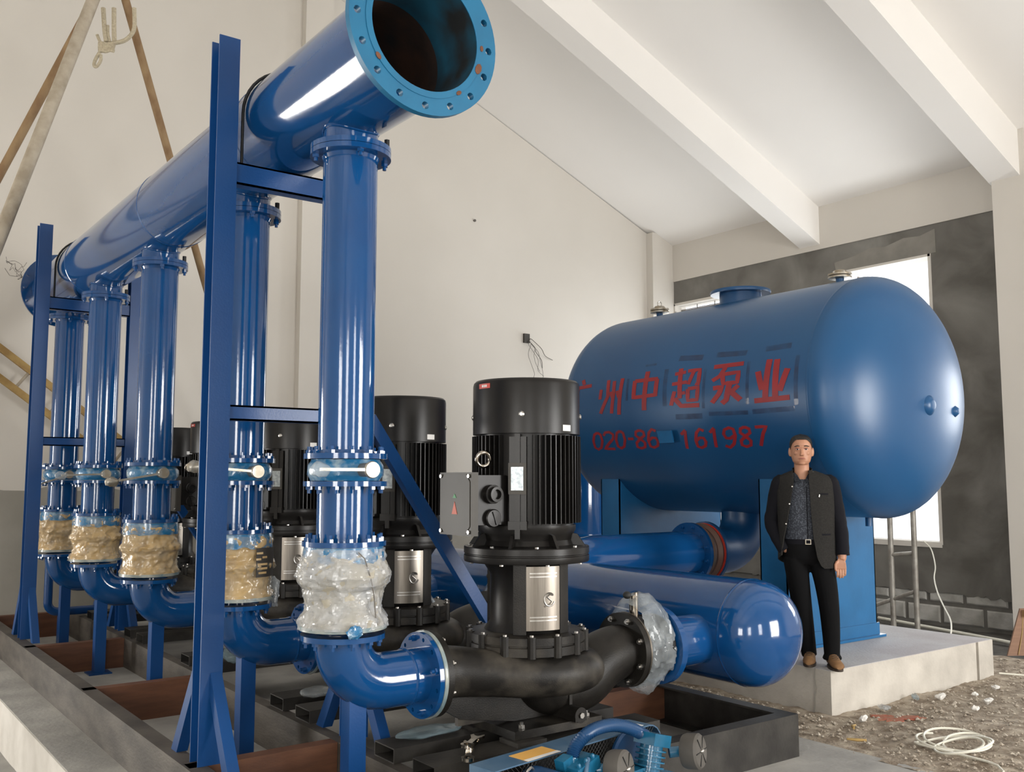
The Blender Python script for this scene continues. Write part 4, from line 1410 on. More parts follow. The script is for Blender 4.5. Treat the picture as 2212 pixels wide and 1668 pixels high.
# two dents of dark overspray paint on the domed end: small capped sockets
for (dx, dz, r) in ((-0.04, -0.10, 0.085), (0.40, -0.13, 0.05)):
    rr = math.sqrt(dx * dx + dz * dz) / TR
    yy = -0.45 * math.sqrt(max(0, 1 - rr ** 2.17))
    MB().lathe([(r * 0.35, -0.03), (r * 0.5, -0.028), (r, 0.005), (r * 1.02, 0.05)], (dx, yy, dz), (0, 1, 0), 28, True, False).build('socket_boss', M['tank'], t, 60)
# drain studs below the shell
for yy, xx in ((0.42, -0.05), (0.20, 0.06)):
    MB().cyl((xx, yy, -TR + 0.02), (xx, yy, -TR - 0.075), 0.028, 12).build('drain_stud', M['tank'], t)
# saddles
for ys, dpt, x1 in ((5.0 - TY0, 0.27, 0.50), (6.98 - TY0, 0.27, 0.74)):
    b = MB()
    zb = 0.3135 - TZ + 0.022
    x0 = -0.74

    def cut(x):
        return -math.sqrt(max(TR * TR - x * x, 0.01)) + 0.01
    xs = [x0 + (x1 - x0) * k / 16 for k in range(17)]
    poly = [(x0, zb), (x1, zb)] + [(x, cut(x)) for x in reversed(xs)]
    b.prism(poly, (0, ys, 0), (1, 0, 0), (0, 0, 1), (0, 0.012, 0))
    b.prism(poly, (0, ys + dpt - 0.012, 0), (1, 0, 0), (0, 0, 1), (0, 0.012, 0))
    b.box(x0, x0 + 0.012, ys, ys + dpt, zb, cut(x0)).box(x1 - 0.012, x1, ys, ys + dpt, zb, cut(x1))
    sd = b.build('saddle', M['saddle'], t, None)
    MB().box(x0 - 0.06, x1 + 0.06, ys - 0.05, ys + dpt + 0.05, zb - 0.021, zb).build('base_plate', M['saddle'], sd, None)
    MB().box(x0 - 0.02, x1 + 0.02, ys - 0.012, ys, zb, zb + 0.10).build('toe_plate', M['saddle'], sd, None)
# nameplate bracket in the phone line
b = MB()
ang = math.radians(-17.1)
d = Vector((-math.cos(ang), 0, math.sin(ang)))
up = Vector((math.sin(ang), 0, math.cos(ang)))
c = d * (TR + 0.045) + Vector((0, 6.08 - TY0, 0))
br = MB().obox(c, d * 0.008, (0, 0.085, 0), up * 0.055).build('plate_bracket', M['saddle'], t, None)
MB().obox(c - d * 0.03 + Vector((0, 0.05, 0)), d * 0.03, (0, 0.006, 0), up * 0.04).obox(c - d * 0.03 - Vector((0, 0.05, 0)), d * 0.03, (0, 0.006, 0), up * 0.04).build('bracket_leg', M['tank'], br, None)

LETTER_STROKES = [
    (0.0264, [(7.246, 17.27), (7.215, 14.29)]),
    (0.0299, [(7.306, 12.63), (7.099, 13.3)]),
    (0.0264, [(7.298, 12.4), (7.297, 5.4), (7.361, -1.87)]),
    (0.0264, [(6.858, 15.34), (6.843, 6.11), (6.945, -3.15)]),
    (0.0264, [(6.772, 14.41), (6.763, 7.0), (6.788, -3.52)]),
    (0.0281, [(6.662, 15.43), (6.685, -4.43)]),
    (0.0246, [(6.947, 10.22), (6.954, 4.72)]),
    (0.0229, [(6.812, 8.42), (6.779, 5.26)]),
    (0.0229, [(6.721, 8.64), (6.69, 4.91)]),
    (0.0299, [(6.486, 13.14), (6.484, 3.23)]),
    (0.0299, [(6.485, 12.89), (6.186, 12.86)]),
    (0.0299, [(6.195, 12.79), (6.202, 3.58)]),
    (0.0281, [(6.481, 3.98), (6.194, 4.4)]),
    (0.0334, [(6.333, 17.61), (6.346, -3.18)]),
    (0.0264, [(5.976, 14.14), (5.844, 14.72)]),
    (0.0299, [(5.91, 16.9), (5.896, 1.28)]),
    (0.0264, [(5.998, 8.95), (5.817, 9.35)]),
    (0.0246, [(5.893, 3.74), (5.832, 4.04)]),
    (0.0264, [(5.961, 5.13), (6.003, -1.92)]),
    (0.0317, [(5.958, 1.51), (5.882, -2.5), (5.668, -2.81)]),
    (0.0264, [(5.822, 15.07), (5.681, 15.11), (5.683, 7.51), (5.718, 8.11)]),
    (0.0246, [(5.752, 14.46), (5.801, 8.05)]),
    (0.0264, [(5.802, 5.73), (5.684, 6.09), (5.694, -0.04), (5.801, -0.07), (5.802, 5.73)]),
    (0.0317, [(5.523, 15.48), (5.199, 15.57)]),
    (0.0281, [(5.391, 14.57), (5.445, 10.47), (5.524, 8.51)]),
    (0.0281, [(5.417, 11.14), (5.241, 11.52), (5.25, 6.58), (5.4, 6.65), (5.417, 11.14)]),
    (0.0352, [(5.329, 6.69), (5.365, -1.28), (5.414, -2.92)]),
    (0.0317, [(5.511, 4.69), (5.41, 5.1), (5.447, 1.66), (5.524, -2.26)]),
    (0.0281, [(5.234, 5.05), (5.311, 2.15)]),
    (0.0352, [(5.323, 2.72), (5.214, -1.95)]),
    (0.0405, [(4.934, 16.0), (4.96, -2.3)]),
    (0.0405, [(4.856, 15.63), (4.861, -2.68)]),
    (0.0405, [(5.039, 10.67), (4.99, 1.83)]),
    (0.0405, [(4.745, 10.64), (4.816, 0.6)]),
    (0.0422, [(5.071, -2.99), (4.722, -2.62)]),
    (0.0237, [(7.025, -13.57), (7.074, -14.6), (7.108, -18.19), (7.107, -21.93), (7.068, -23.19), (7.016, -22.08), (6.978, -18.43), (6.984, -14.8), (7.025, -13.57)]),
    (0.0237, [(6.944, -15.41), (6.911, -13.68), (6.853, -13.53), (6.805, -15.04), (6.818, -17.38), (6.891, -19.93), (6.969, -22.95), (6.825, -23.17)]),
    (0.0237, [(6.704, -13.27), (6.749, -14.32), (6.779, -17.97), (6.777, -21.77), (6.74, -23.05), (6.691, -21.91), (6.657, -18.21), (6.664, -14.51), (6.704, -13.27)]),
    (0.0237, [(6.613, -17.81), (6.54, -17.95)]),
    (0.0237, [(6.439, -13.41), (6.491, -14.28), (6.501, -16.25), (6.449, -18.07), (6.401, -20.49), (6.415, -22.72), (6.468, -23.47), (6.515, -22.56), (6.512, -20.29), (6.449, -18.07), (6.389, -16.49), (6.391, -14.51), (6.439, -13.41)]),
    (0.0237, [(6.231, -14.41), (6.279, -13.33), (6.323, -15.18), (6.35, -19.09), (6.342, -22.46), (6.302, -23.24), (6.249, -22.31), (6.23, -20.12), (6.249, -18.09), (6.291, -17.81), (6.344, -19.3)]),
    (0.0237, [(5.929, -16.95), (5.875, -15.03), (5.87, -15.04)]),
    (0.0237, [(5.872, -15.03), (5.899, -24.49)]),
    (0.0237, [(5.657, -15.66), (5.701, -14.61), (5.745, -16.41), (5.772, -20.23), (5.766, -23.52), (5.729, -24.28), (5.679, -23.36), (5.66, -21.23), (5.677, -19.25), (5.716, -18.98), (5.767, -20.44)]),
    (0.0237, [(5.592, -16.68), (5.542, -14.72), (5.538, -14.73)]),
    (0.0237, [(5.54, -14.73), (5.561, -24.32)]),
    (0.0237, [(5.455, -23.57), (5.409, -24.68), (5.356, -22.72), (5.321, -18.8), (5.33, -15.55), (5.372, -14.77), (5.425, -15.62), (5.444, -17.74), (5.425, -19.77), (5.382, -20.06), (5.327, -18.59)]),
    (0.0237, [(5.206, -14.76), (5.253, -15.6), (5.263, -17.52), (5.216, -19.28), (5.172, -21.63), (5.185, -23.79), (5.234, -24.52), (5.276, -23.64), (5.274, -21.43), (5.216, -19.28), (5.161, -17.75), (5.163, -15.83), (5.206, -14.76)]),
    (0.0237, [(5.1, -15.15), (4.984, -15.07), (5.029, -18.23), (5.085, -24.38)]),
]



def ribbon(b, pts, w, lift=0.0022, ky=1.5):
    """painted stroke on the shell: pts are (y, bearing in degrees), w its width; letters are stretched along the tank"""
    # densify
    Q = []
    for (y0, a0), (y1, a1) in zip(pts, pts[1:]):
        L = math.hypot((y1 - y0) / ky, math.radians(a1 - a0) * TR)
        k = max(1, int(L / 0.025))
        for q in range(k):
            f = q / k
            Q.append((y0 + (y1 - y0) * f, math.radians(a0 + (a1 - a0) * f) * TR))
    Q.append((pts[-1][0], math.radians(pts[-1][1]) * TR))
    rows = []
    m = len(Q)
    for i in range(m):
        p = Q[max(0, i - 1)]
        q = Q[min(m - 1, i + 1)]
        dy, da = (q[0] - p[0]) / ky, q[1] - p[1]
        l = math.hypot(dy, da) or 1
        ny, na = -da / l, dy / l
        rows.append([(Q[i][0] + ny * w / 2 * s * ky, Q[i][1] + na * w / 2 * s) for s in (-1, -0.33, 0.33, 1)])
    vs = []
    for r in rows:
        for (yy, s) in r:
            th = s / TR
            vs.append((-(TR + lift) * math.cos(th), yy - TY0, (TR + lift) * math.sin(th)))
    fs = []
    for i in range(m - 1):
        for j in range(3):
            a = i * 4 + j
            fs.append((a, a + 1, a + 5, a + 4))
    b.add(vs, fs)


OVERSPRAY = [
    (0.0545, [(5.966, 22.9), (5.676, 21.65)]),
    (0.051, [(5.52, 21.96), (5.189, 20.94)]),
    (0.051, [(4.995, 21.63), (4.743, 21.83)]),
    (0.0475, [(5.958, -7.86), (5.644, -8.25)]),
    (0.0352, [(5.568, -7.52), (5.146, -8.11)]),
    (0.0405, [(5.1, -7.95), (4.682, -7.73)]),
    (0.0334, [(6.092, 17.62), (6.081, -1.93)]),
    (0.0229, [(5.618, 14.99), (5.624, -4.57)]),
    (0.0229, [(5.146, 16.19), (5.143, -4.15)]),
    (0.0264, [(4.661, 16.43), (4.664, -6.34)]),
    (0.0211, [(6.584, 14.72), (6.576, 2.7)]),
    (0.0229, [(6.384, 21.18), (6.243, 21.29)]),
]
for w, pts in OVERSPRAY:
    b = MB()
    ribbon(b, pts, w, 0.0012)
    b.build('overspray_smudge', M['overspray'], t, None, fix=False)

CUTS = [(3, 'character'), (9, 'character'), (14, 'character'), (23, 'character'), (30, 'character'), (35, 'character')]
idx = 0
for k, (end, nm) in enumerate(CUTS):
    b = MB()
    for w, pts in LETTER_STROKES[idx:end]:
        ribbon(b, pts, w * (0.98 if end == 35 else 1.2))
    idx = end
    o = b.build('painted_character', M['red'], t, None, fix=False)
    o['label'] = 'red painted Chinese character'
for cnt in (1, 1, 1, 1, 1, 1, 2, 1, 2, 1, 1, 1):
    b = MB()
    for w, pts in LETTER_STROKES[idx:idx + cnt]:
        ribbon(b, pts, w * 1.1, ky=1.35)
    idx += cnt
    b.build('painted_digit', M['red'], t, None, fix=False)

# relief valves on the crown
def crown_valve(y, x, label, tall):
    v = thing('air_valve', (TX + x, y, TZ + math.sqrt(TR * TR - x * x) + 0.001), label, 'valve', 'bronze valves on top of the tank')
    MB().cyl((0, 0, 0.0), (0, 0, 0.05), 0.035, 12).build('stub', M['tank'], v)
    MB().lathe([(0.06, 0.05), (0.10, 0.055), (0.10, 0.07), (0.085, 0.075), (0.10, 0.08), (0.10, 0.095), (0.07, 0.10), (0.05, 0.125), (0.03, 0.13)], n=20).build('bonnet', M['brass'], v)
    if tall:
        MB().tube([(0.03 * math.cos(k * 0.5236), 0, 0.15 + 0.03 * math.sin(k * 0.5236)) for k in range(12)], 0.006, 6, loop=True).build('lifting_ring', M['zinc'], v)
    for k in range(6):
        a = k * 1.047
        inst('bolt', bolt_mesh('small'), v, (0.085 * math.cos(a), 0.085 * math.sin(a), 0.095))
    b = MB().cyl((0.10, -0.06, 0.03), (0.22, -0.10, 0.03), 0.02, 10)
    b.cyl((0.16, -0.08, 0.03), (0.16, -0.08, 0.075), 0.012, 8)
    b.build('bleed_cock', M['zinc'], v)
    return v


crown_valve(4.92, 0.0, 'bronze flanged valve on the tank crown near the right dome', False)
crown_valve(7.12, 0.0, 'bronze valve with a lifting ring on the left of the tank crown', True)

# tank outlet elbow, joint and branch to the suction header
OY = 6.06
t2 = bpy.data.objects.new('outlet_elbow', None)
COL.objects.link(t2)
t2.parent = tank
t2.location = (0, OY - TY0, -TR)
pts = [(0, 0, 0.03), (0, 0, -0.04)]
R = 0.30
for k in range(1, 13):
    a = math.pi / 2 * k / 12
    pts.append((-(R - R * math.cos(a)), 0, -0.04 - R * math.sin(a)))
pts.append((-0.52, 0, -0.04 - R))
OZ = TZ - TR - 0.04 - R
MB().tube(pts, 0.205, 40).build('bend', M['tank'], t2, 50)
MB().lathe([(0.16, 0), (0.275, 0), (0.275, 0.03), (0.16, 0.03)], (-0.55, 0, -0.04 - R), (1, 0, 0), 40, False, False, loop=True).build('flange', M['tank'], t2)
MB().lathe([(0.16, 0), (0.262, 0), (0.262, 0.012), (0.16, 0.012)], (-0.5625, 0, -0.04 - R), (1, 0, 0), 40, False, False, loop=True).build('red_gasket', M['redstk'], t2)
bolts(t2, 'small', (-0.52, 0, -0.04 - R), (1, 0, 0), 0.24, 12)
t3 = thing('tank_joint', (TX - 0.565, OY, OZ), 'brown taped rubber joint between the blue branch pipe and the tank elbow', 'joint')
b = MB().lathe([(0.25, -0.001), (0.262, -0.03), (0.235, -0.06), (0.245, -0.10), (0.265, -0.13), (0.25, -0.16)], (0, 0, 0), (1, 0, 0), 48)
b.build('taped_bellows', M['brownrubber'], t3)
t4 = bpy.data.objects.new('tank_branch', None)
COL.objects.link(t4)
t4.parent = suction_header
t4.location = (0, OY - 4.06, 0)
zz = OZ - SZ
x1 = TX - 0.565 - 0.162 - SX
MB().tube([(0.0, 0, 0.18), (0.06, 0, 0.24), (0.22, 0, zz - 0.02), (0.4, 0, zz), (x1 - 0.02, 0, zz)], 0.195, 40).build('pipe', M['blue'], t4, 50)
MB().lathe([(0.15, -0.035), (0.27, -0.035), (0.27, 0), (0.15, 0)], (x1, 0, zz), (1, 0, 0), 44, False, False, loop=True).build('flange', M['blue'], t4)
bolts(t4, 'blue', (x1 - 0.035, 0, zz), (-1, 0, 0), 0.235, 12)

# small upright blue vessel behind the tank
t = thing('upright_vessel', (9.05, 10.5, 0), 'upright glossy blue vessel standing far behind the left end of the tank', 'vessel')
prof = [(0.002, 0.70)]
for k in range(1, 10):
    a = math.pi / 2 * k / 9
    prof.append((0.42 * math.sin(a), 0.70 + 0.22 * (1 - math.cos(a))))
prof += [(0.42, 2.2)]
for k in range(1, 10):
    a = math.pi / 2 * (1 - k / 9)
    prof.append((max(0.42 * math.sin(a), 0.002), 2.2 + 0.22 * (1 - math.cos(math.pi / 2 - a)) / 1 if False else 2.2 + 0.22 * math.cos(a)))
MB().lathe(prof, n=48).build('vessel_shell', M['blue'], t, 60)
MB().lathe([(0.42, 0.90), (0.428, 0.905), (0.428, 0.935), (0.42, 0.94)], n=48, cap0=False, cap1=False).build('weld_band', M['blue'], t)
for a in (0.5, 2.6, 4.7):
    MB().box(-0.04, 0.04, -0.04, 0.04, 0, 0.85).xf(Matrix.Translation((0.36 * math.cos(a), 0.36 * math.sin(a), 0))).build('leg', M['blue_flat'], t, None)

# ------------------------------------------------------------------ the man on the plinth corner
def remeshed(b, name, mat, parent, voxel, smooth_it=6, fac=0.5):
    """fuse overlapping shapes into one continuous skin"""
    me = b.mesh(name, mat, None)
    o = bpy.data.objects.new(name, me)
    COL.objects.link(o)
    r = o.modifiers.new('fuse', 'REMESH')
    r.mode = 'VOXEL'
    r.voxel_size = voxel
    s = o.modifiers.new('soft', 'SMOOTH')
    s.factor = fac
    s.iterations = smooth_it
    dg = bpy.context.evaluated_depsgraph_get()
    m2 = bpy.data.meshes.new_from_object(o.evaluated_get(dg))
    m2.name = name
    bpy.data.objects.remove(o)
    m2.polygons.foreach_set('use_smooth', [True] * len(m2.polygons))
    m2.materials.clear()
    m2.materials.append(mat)
    o = bpy.data.objects.new(name, m2)
    COL.objects.link(o)
    o.parent = parent
    return o


def loft(b, rows, n=28, cap=True):
    """rows of (cx, cy, z, rx, ry) -> stacked ellipses"""
    rs = []
    for cx, cy, z, rx, ry in rows:
        rs.append([(cx + rx * math.cos(2 * math.pi * k / n), cy + ry * math.sin(2 * math.pi * k / n), z) for k in range(n)])
    return b.rings(rs, cap, cap)


man = thing('person', (6.155, 4.535, 0.3135), 'man in open charcoal jacket and black trousers standing on the plinth corner', 'person', rz=math.radians(-50))
# local axes: +x to his left hand (right in the photo), -y the way he faces, z up
hx = -0.020
HW = 1.07
b = MB()
# skull and jaw
loft(b, [(hx, -0.010, 1.492, 0.030 * HW, 0.034), (hx, -0.016, 1.500, 0.046 * HW, 0.052), (hx, -0.012, 1.520, 0.060 * HW, 0.070), (hx, -0.006, 1.550, 0.068 * HW, 0.080),
         (hx, 0.000, 1.585, 0.0725 * HW, 0.088), (hx, 0.004, 1.620, 0.0745 * HW, 0.092), (hx, 0.006, 1.655, 0.074 * HW, 0.092), (hx, 0.010, 1.685, 0.068 * HW, 0.085),
         (hx, 0.012, 1.705, 0.054 * HW, 0.068), (hx, 0.012, 1.718, 0.030 * HW, 0.038)])
# nose, brow, cheekbones, chin, lips
b.rings([[(hx - 0.010, -0.084, 1.612), (hx + 0.010, -0.084, 1.612), (hx + 0.008, -0.090, 1.612), (hx - 0.008, -0.090, 1.612)],
         [(hx - 0.013, -0.080, 1.585), (hx + 0.013, -0.080, 1.585), (hx + 0.008, -0.103, 1.585), (hx - 0.008, -0.103, 1.585)],
         [(hx - 0.019, -0.076, 1.566), (hx + 0.019, -0.076, 1.566), (hx + 0.012, -0.106, 1.568), (hx - 0.012, -0.106, 1.568)],
         [(hx - 0.014, -0.076, 1.560), (hx + 0.014, -0.076, 1.560), (hx + 0.008, -0.094, 1.560), (hx - 0.008, -0.094, 1.560)]])
b.ellipsoid((hx, -0.078, 1.628), 0.052, 0.014, 0.010)
b.ellipsoid((hx - 0.036, -0.066, 1.582), 0.022, 0.014, 0.018)
b.ellipsoid((hx + 0.036, -0.066, 1.582), 0.022, 0.014, 0.018)
b.ellipsoid((hx, -0.062, 1.508), 0.026, 0.016, 0.016)
b.ellipsoid((hx, -0.080, 1.540), 0.026, 0.010, 0.011)
for s in (-1, 1):
    b.ellipsoid((hx + s * 0.082, 0.006, 1.592), 0.013, 0.020, 0.036)
# neck, trunk
loft(b, [(hx, 0.012, 1.36, 0.080, 0.070), (hx, 0.014, 1.41, 0.060, 0.058), (hx, 0.012, 1.46, 0.055, 0.056), (hx, 0.008, 1.52, 0.054, 0.058)])
loft(b, [(0.0, 0.02, 0.80, 0.135, 0.085), (0.0, 0.02, 0.95, 0.130, 0.085), (0.0, 0.02, 1.10, 0.140, 0.090), (0.0, 0.02, 1.25, 0.165, 0.095), (0.0, 0.02, 1.36, 0.150, 0.075), (0.0, 0.02, 1.40, 0.085, 0.060)])
# arms
ARM_R = [(0.180, 0.02, 1.345), (0.222, 0.03, 1.14), (0.242, 0.005, 0.98), (0.248, -0.03, 0.82), (0.244, -0.04, 0.785)]
ARM_L = [(-0.180, 0.02, 1.345), (-0.226, 0.055, 1.15), (-0.240, 0.05, 1.03), (-0.185, 0.0, 0.90), (-0.130, -0.012, 0.84)]
b.tube(smooth_path(ARM_R, 4), [0.050 - 0.022 * k / 16 for k in range(17)], 16)
b.tube(smooth_path(ARM_L, 4), [0.050 - 0.022 * k / 16 for k in range(17)], 16)
# legs inside the trousers
b.tube(smooth_path([(-0.075, 0.02, 0.84), (-0.050, 0.045, 0.47), (0.002, 0.10, 0.09)], 6), [0.075 - 0.035 * k / 12 for k in range(13)], 16)
b.tube(smooth_path([(0.090, 0.02, 0.84), (0.145, 0.01, 0.47), (0.157, -0.01, 0.09)], 6), [0.075 - 0.035 * k / 12 for k in range(13)], 16)
# left hand (hanging): palm, four fingers, thumb
b.rings([[(0.218, -0.030, 0.800), (0.262, -0.030, 0.800), (0.262, -0.056, 0.800), (0.218, -0.056, 0.800)],
         [(0.206, -0.030, 0.765), (0.272, -0.030, 0.765), (0.272, -0.060, 0.765), (0.206, -0.060, 0.765)],
         [(0.202, -0.034, 0.722), (0.276, -0.034, 0.722), (0.276, -0.060, 0.722), (0.202, -0.060, 0.722)]])
for k, (fx, ln) in enumerate(((0.211, 0.070), (0.230, 0.078), (0.249, 0.074), (0.267, 0.058))):
    b.tube([(fx, -0.046, 0.728), (fx - 0.001, -0.056, 0.728 - ln * 0.42), (fx - 0.002, -0.056, 0.728 - ln * 0.72), (fx - 0.003, -0.046, 0.728 - ln)], [0.0088, 0.0085, 0.008, 0.0066], 10)
b.tube([(0.212, -0.052, 0.775), (0.196, -0.068, 0.750), (0.196, -0.074, 0.722), (0.201, -0.076, 0.704)], [0.0115, 0.0105, 0.0095, 0.0075], 10)
# right hand goes into the trouser pocket: palm and fingers
b.ellipsoid((-0.110, -0.015, 0.800), 0.034, 0.018, 0.045)
for k in range(4):
    b.tube([(-0.133 + k * 0.015, -0.016, 0.775), (-0.130 + k * 0.014, -0.020, 0.745), (-0.127 + k * 0.013, -0.016, 0.715)], [0.0088, 0.0085, 0.007], 8)
b.tube([(-0.090, -0.020, 0.81), (-0.078, -0.030, 0.79), (-0.074, -0.032, 0.77)], [0.011, 0.010, 0.008], 8)
body = remeshed(b, 'body', M['skin'], man, 0.0040, 2, 0.5)

# face parts
for s in (-1, 1):
    ex = hx + s * 0.031
    MB().ellipsoid((0, 0, 0), 0.0135, 0.006, 0.0052, 14, 8).xf(Matrix.Translation((ex, -0.0825, 1.610))).build('eye', M['eyew'], man, 60)
    MB().ellipsoid((0, 0, 0), 0.0062, 0.004, 0.0056, 12, 8).xf(Matrix.Translation((ex, -0.0868, 1.610))).build('iris', M['hair'], man, 60)
    pts = [(ex - 0.0165, -0.083, 1.6125), (ex - 0.006, -0.0895, 1.617), (ex + 0.006, -0.0895, 1.617), (ex + 0.0165, -0.083, 1.6125)]
    MB().tube(pts, 0.0026, 6).build('eyelid', M['lip'], man, 60)
    pts = [(ex - 0.022 if s < 0 else ex - 0.018, -0.085, 1.631), (ex, -0.0925, 1.636), (ex + (0.018 if s < 0 else 0.022), -0.085, 1.631)]
    MB().tube(smooth_path(pts, 3), [0.0025, 0.0035, 0.004, 0.004, 0.004, 0.0035, 0.0025], 6).build('eyebrow', M['hair'], man, 60)
MB().tube([(hx - 0.024, -0.083, 1.5395), (hx - 0.010, -0.0895, 1.5425), (hx, -0.090, 1.541), (hx + 0.010, -0.0895, 1.5425), (hx + 0.024, -0.083, 1.5395)], [0.002, 0.0042, 0.0042, 0.0042, 0.002], 8).build('lips', M['lip'], man, 60)
# hair: receding cap with sides
n = 40
rs = []
for q in range(11):
    f = q / 10
    ring = []
    for k in range(n):
        a = 2 * math.pi * k / n
        front = max(0, -math.sin(a))           # towards the face
        zlow = 1.565 + 0.118 * min(1.0, front ** 0.75 * 1.12) - 0.02 * max(0, math.sin(a))
        z = zlow + (1.731 - zlow) * f
        u = max(0.0, min(1.0, (z - 1.56) / 0.168))
        r = math.sqrt(max(0.0, 1 - max(0, (u - 0.38) / 0.62) ** 3.3))
        ring.append((hx + (0.0830 * r + 0.0015) * math.cos(a), 0.010 + (0.0965 * r + 0.0015) * math.sin(a), z))
    rs.append(ring)
hb = MB().rings(rs, False, True)
hb.v = [tuple(Vector(p) + noise.noise_vector(Vector(p) * 60) * 0.0018) for p in hb.v]
hb.build('hair', M['hair'], man, 70)

# shirt, collar, belt
b = MB()
loft(b, [(0.0, 0.015, 0.915, 0.165, 0.110), (0.0, 0.015, 1.00, 0.166, 0.112), (0.0, 0.015, 1.12, 0.170, 0.114), (0.0, 0.015, 1.24, 0.176, 0.114), (-0.004, 0.015, 1.33, 0.150, 0.098), (-0.012, 0.015, 1.385, 0.095, 0.076)], 40)
sh = b.build('shirt', M['shirt'], man, 60)
for s in (-1, 1):
    cl = [(hx + s * 0.008, -0.078, 1.362), (hx + s * 0.045, -0.072, 1.345), (hx + s * 0.068, -0.045, 1.395), (hx + s * 0.066, 0.0, 1.432), (hx + s * 0.056, -0.030, 1.438), (hx + s * 0.036, -0.056, 1.415)]
    back = [(x * 1.0, y + 0.010, z - 0.002) for x, y, z in cl]
    MB().rings([cl, back]).build('collar', M['shirt'], sh, 40)
MB().tube([(0.004, -0.1015, 1.33), (0.004, -0.101, 1.2), (0.004, -0.099, 1.05), (0.004, -0.097, 0.94)], 0.0028, 6).build('button_placket', M['sleeve'], sh, 40)
b = MB()
loft(b, [(0.0, 0.015, 0.900, 0.170, 0.115), (0.0, 0.015, 0.937, 0.170, 0.115)], 40)
belt = b.build('belt', M['sleeve'], man, 40)
bk = MB()
for (x0, x1, z0, z1) in ((-0.016, 0.026, 0.900, 0.906), (-0.016, 0.026, 0.932, 0.938), (-0.016, -0.010, 0.906, 0.932), (0.020, 0.026, 0.906, 0.932)):
    bk.box(x0, x1, -0.108, -0.099, z0, z1)
bk.build('belt_buckle', M['lever'], belt, None)

# trousers
b = MB()
loft(b, [(0.0, 0.015, 0.925, 0.166, 0.111), (0.0, 0.018, 0.86, 0.172, 0.118), (0.005, 0.022, 0.79, 0.176, 0.108), (0.005, 0.025, 0.745, 0.160, 0.085)], 36)
b.tube(smooth_path([(-0.085, 0.02, 0.80), (-0.066, 0.03, 0.62), (-0.044, 0.05, 0.43), (-0.020, 0.08, 0.24), (0.002, 0.10, 0.055)], 5), [0.092 - 0.0018 * k for k in range(21)], 20)
b.tube(smooth_path([(0.095, 0.02, 0.80), (0.128, 0.01, 0.62), (0.148, 0.0, 0.43), (0.156, -0.005, 0.24), (0.157, -0.015, 0.060)], 5), [0.092 - 0.0018 * k for k in range(21)], 20)
b.lathe([(0.064, 0), (0.070, 0.012), (0.066, 0.03)], (0.157, -0.016, 0.050), (0, 0, 1), 20)
remeshed(b, 'trousers', M['trouser'], man, 0.008, 4, 0.5)

# jacket: open sheet round the trunk, sleeves, stand collar
EDGE_L = [(1.43, -0.075), (1.26, -0.105), (1.06, -0.142), (0.94, -0.165), (0.86, -0.178), (0.72, -0.19)]
EDGE_R = [(1.43, 0.035), (1.38, 0.022), (1.16, 0.026), (0.95, 0.040), (0.80, 0.062), (0.745, 0.085), (0.715, 0.12)]


def interp(tab, z):
    for (z0, x0), (z1, x1) in zip(tab, tab[1:]):
        if z1 <= z <= z0:
            return x0 + (x1 - x0) * (z0 - z) / (z0 - z1)
    return tab[0][1] if z > tab[0][0] else tab[-1][1]


JR = [(1.450, 0.080, 0.068), (1.432, 0.125, 0.082), (1.412, 0.175, 0.093), (1.385, 0.202, 0.105), (1.34, 0.210, 0.117), (1.25, 0.208, 0.128), (1.10, 0.200, 0.132), (0.95, 0.200, 0.136), (0.85, 0.204, 0.140), (0.72, 0.208, 0.142)]


def jrad(z):
    for (z0, a0, b0), (z1, a1, b1) in zip(JR, JR[1:]):
        if z1 <= z <= z0:
            f = (z0 - z) / (z0 - z1)
            return a0 + (a1 - a0) * f, b0 + (b1 - b0) * f
    return JR[-1][1], JR[-1][2]


def jacket_sheet(lift):
    rows = []
    m = 40
    nz = 34
    for q in range(nz + 1):
        row = []
        for k in range(m + 1):
            u = k / m
            # hem rises a little on his right side where the pocketed arm pulls it back
            zb = 0.725 + 0.09 * max(0.0, 1 - u * 3.2)
            z = 1.450 + (zb - 1.450) * q / nz
            rx, ry = jrad(z)
            xl, xr = interp(EDGE_L, z), interp(EDGE_R, z)
            pl_ = math.asin(max(-0.98, min(0.98, xl / rx)))
            pr_ = math.asin(max(-0.98, min(0.98, xr / rx)))
            ph = pl_ - u * (2 * math.pi - (pr_ - pl_))
            w = 0.004 * noise.noise((ph * 2, z * 7, 0.5)) + 0.003 * noise.noise((ph * 5, z * 4, 2.5))
            e = lift + w * min(1, q / 6)
            row.append((0.002 + (rx + e) * math.sin(ph) - 0.012 * (z > 1.36) * (z - 1.36) / 0.075, 0.015 - (ry + e) * math.cos(ph), z))
        rows.append(row)
    return rows, m, nz


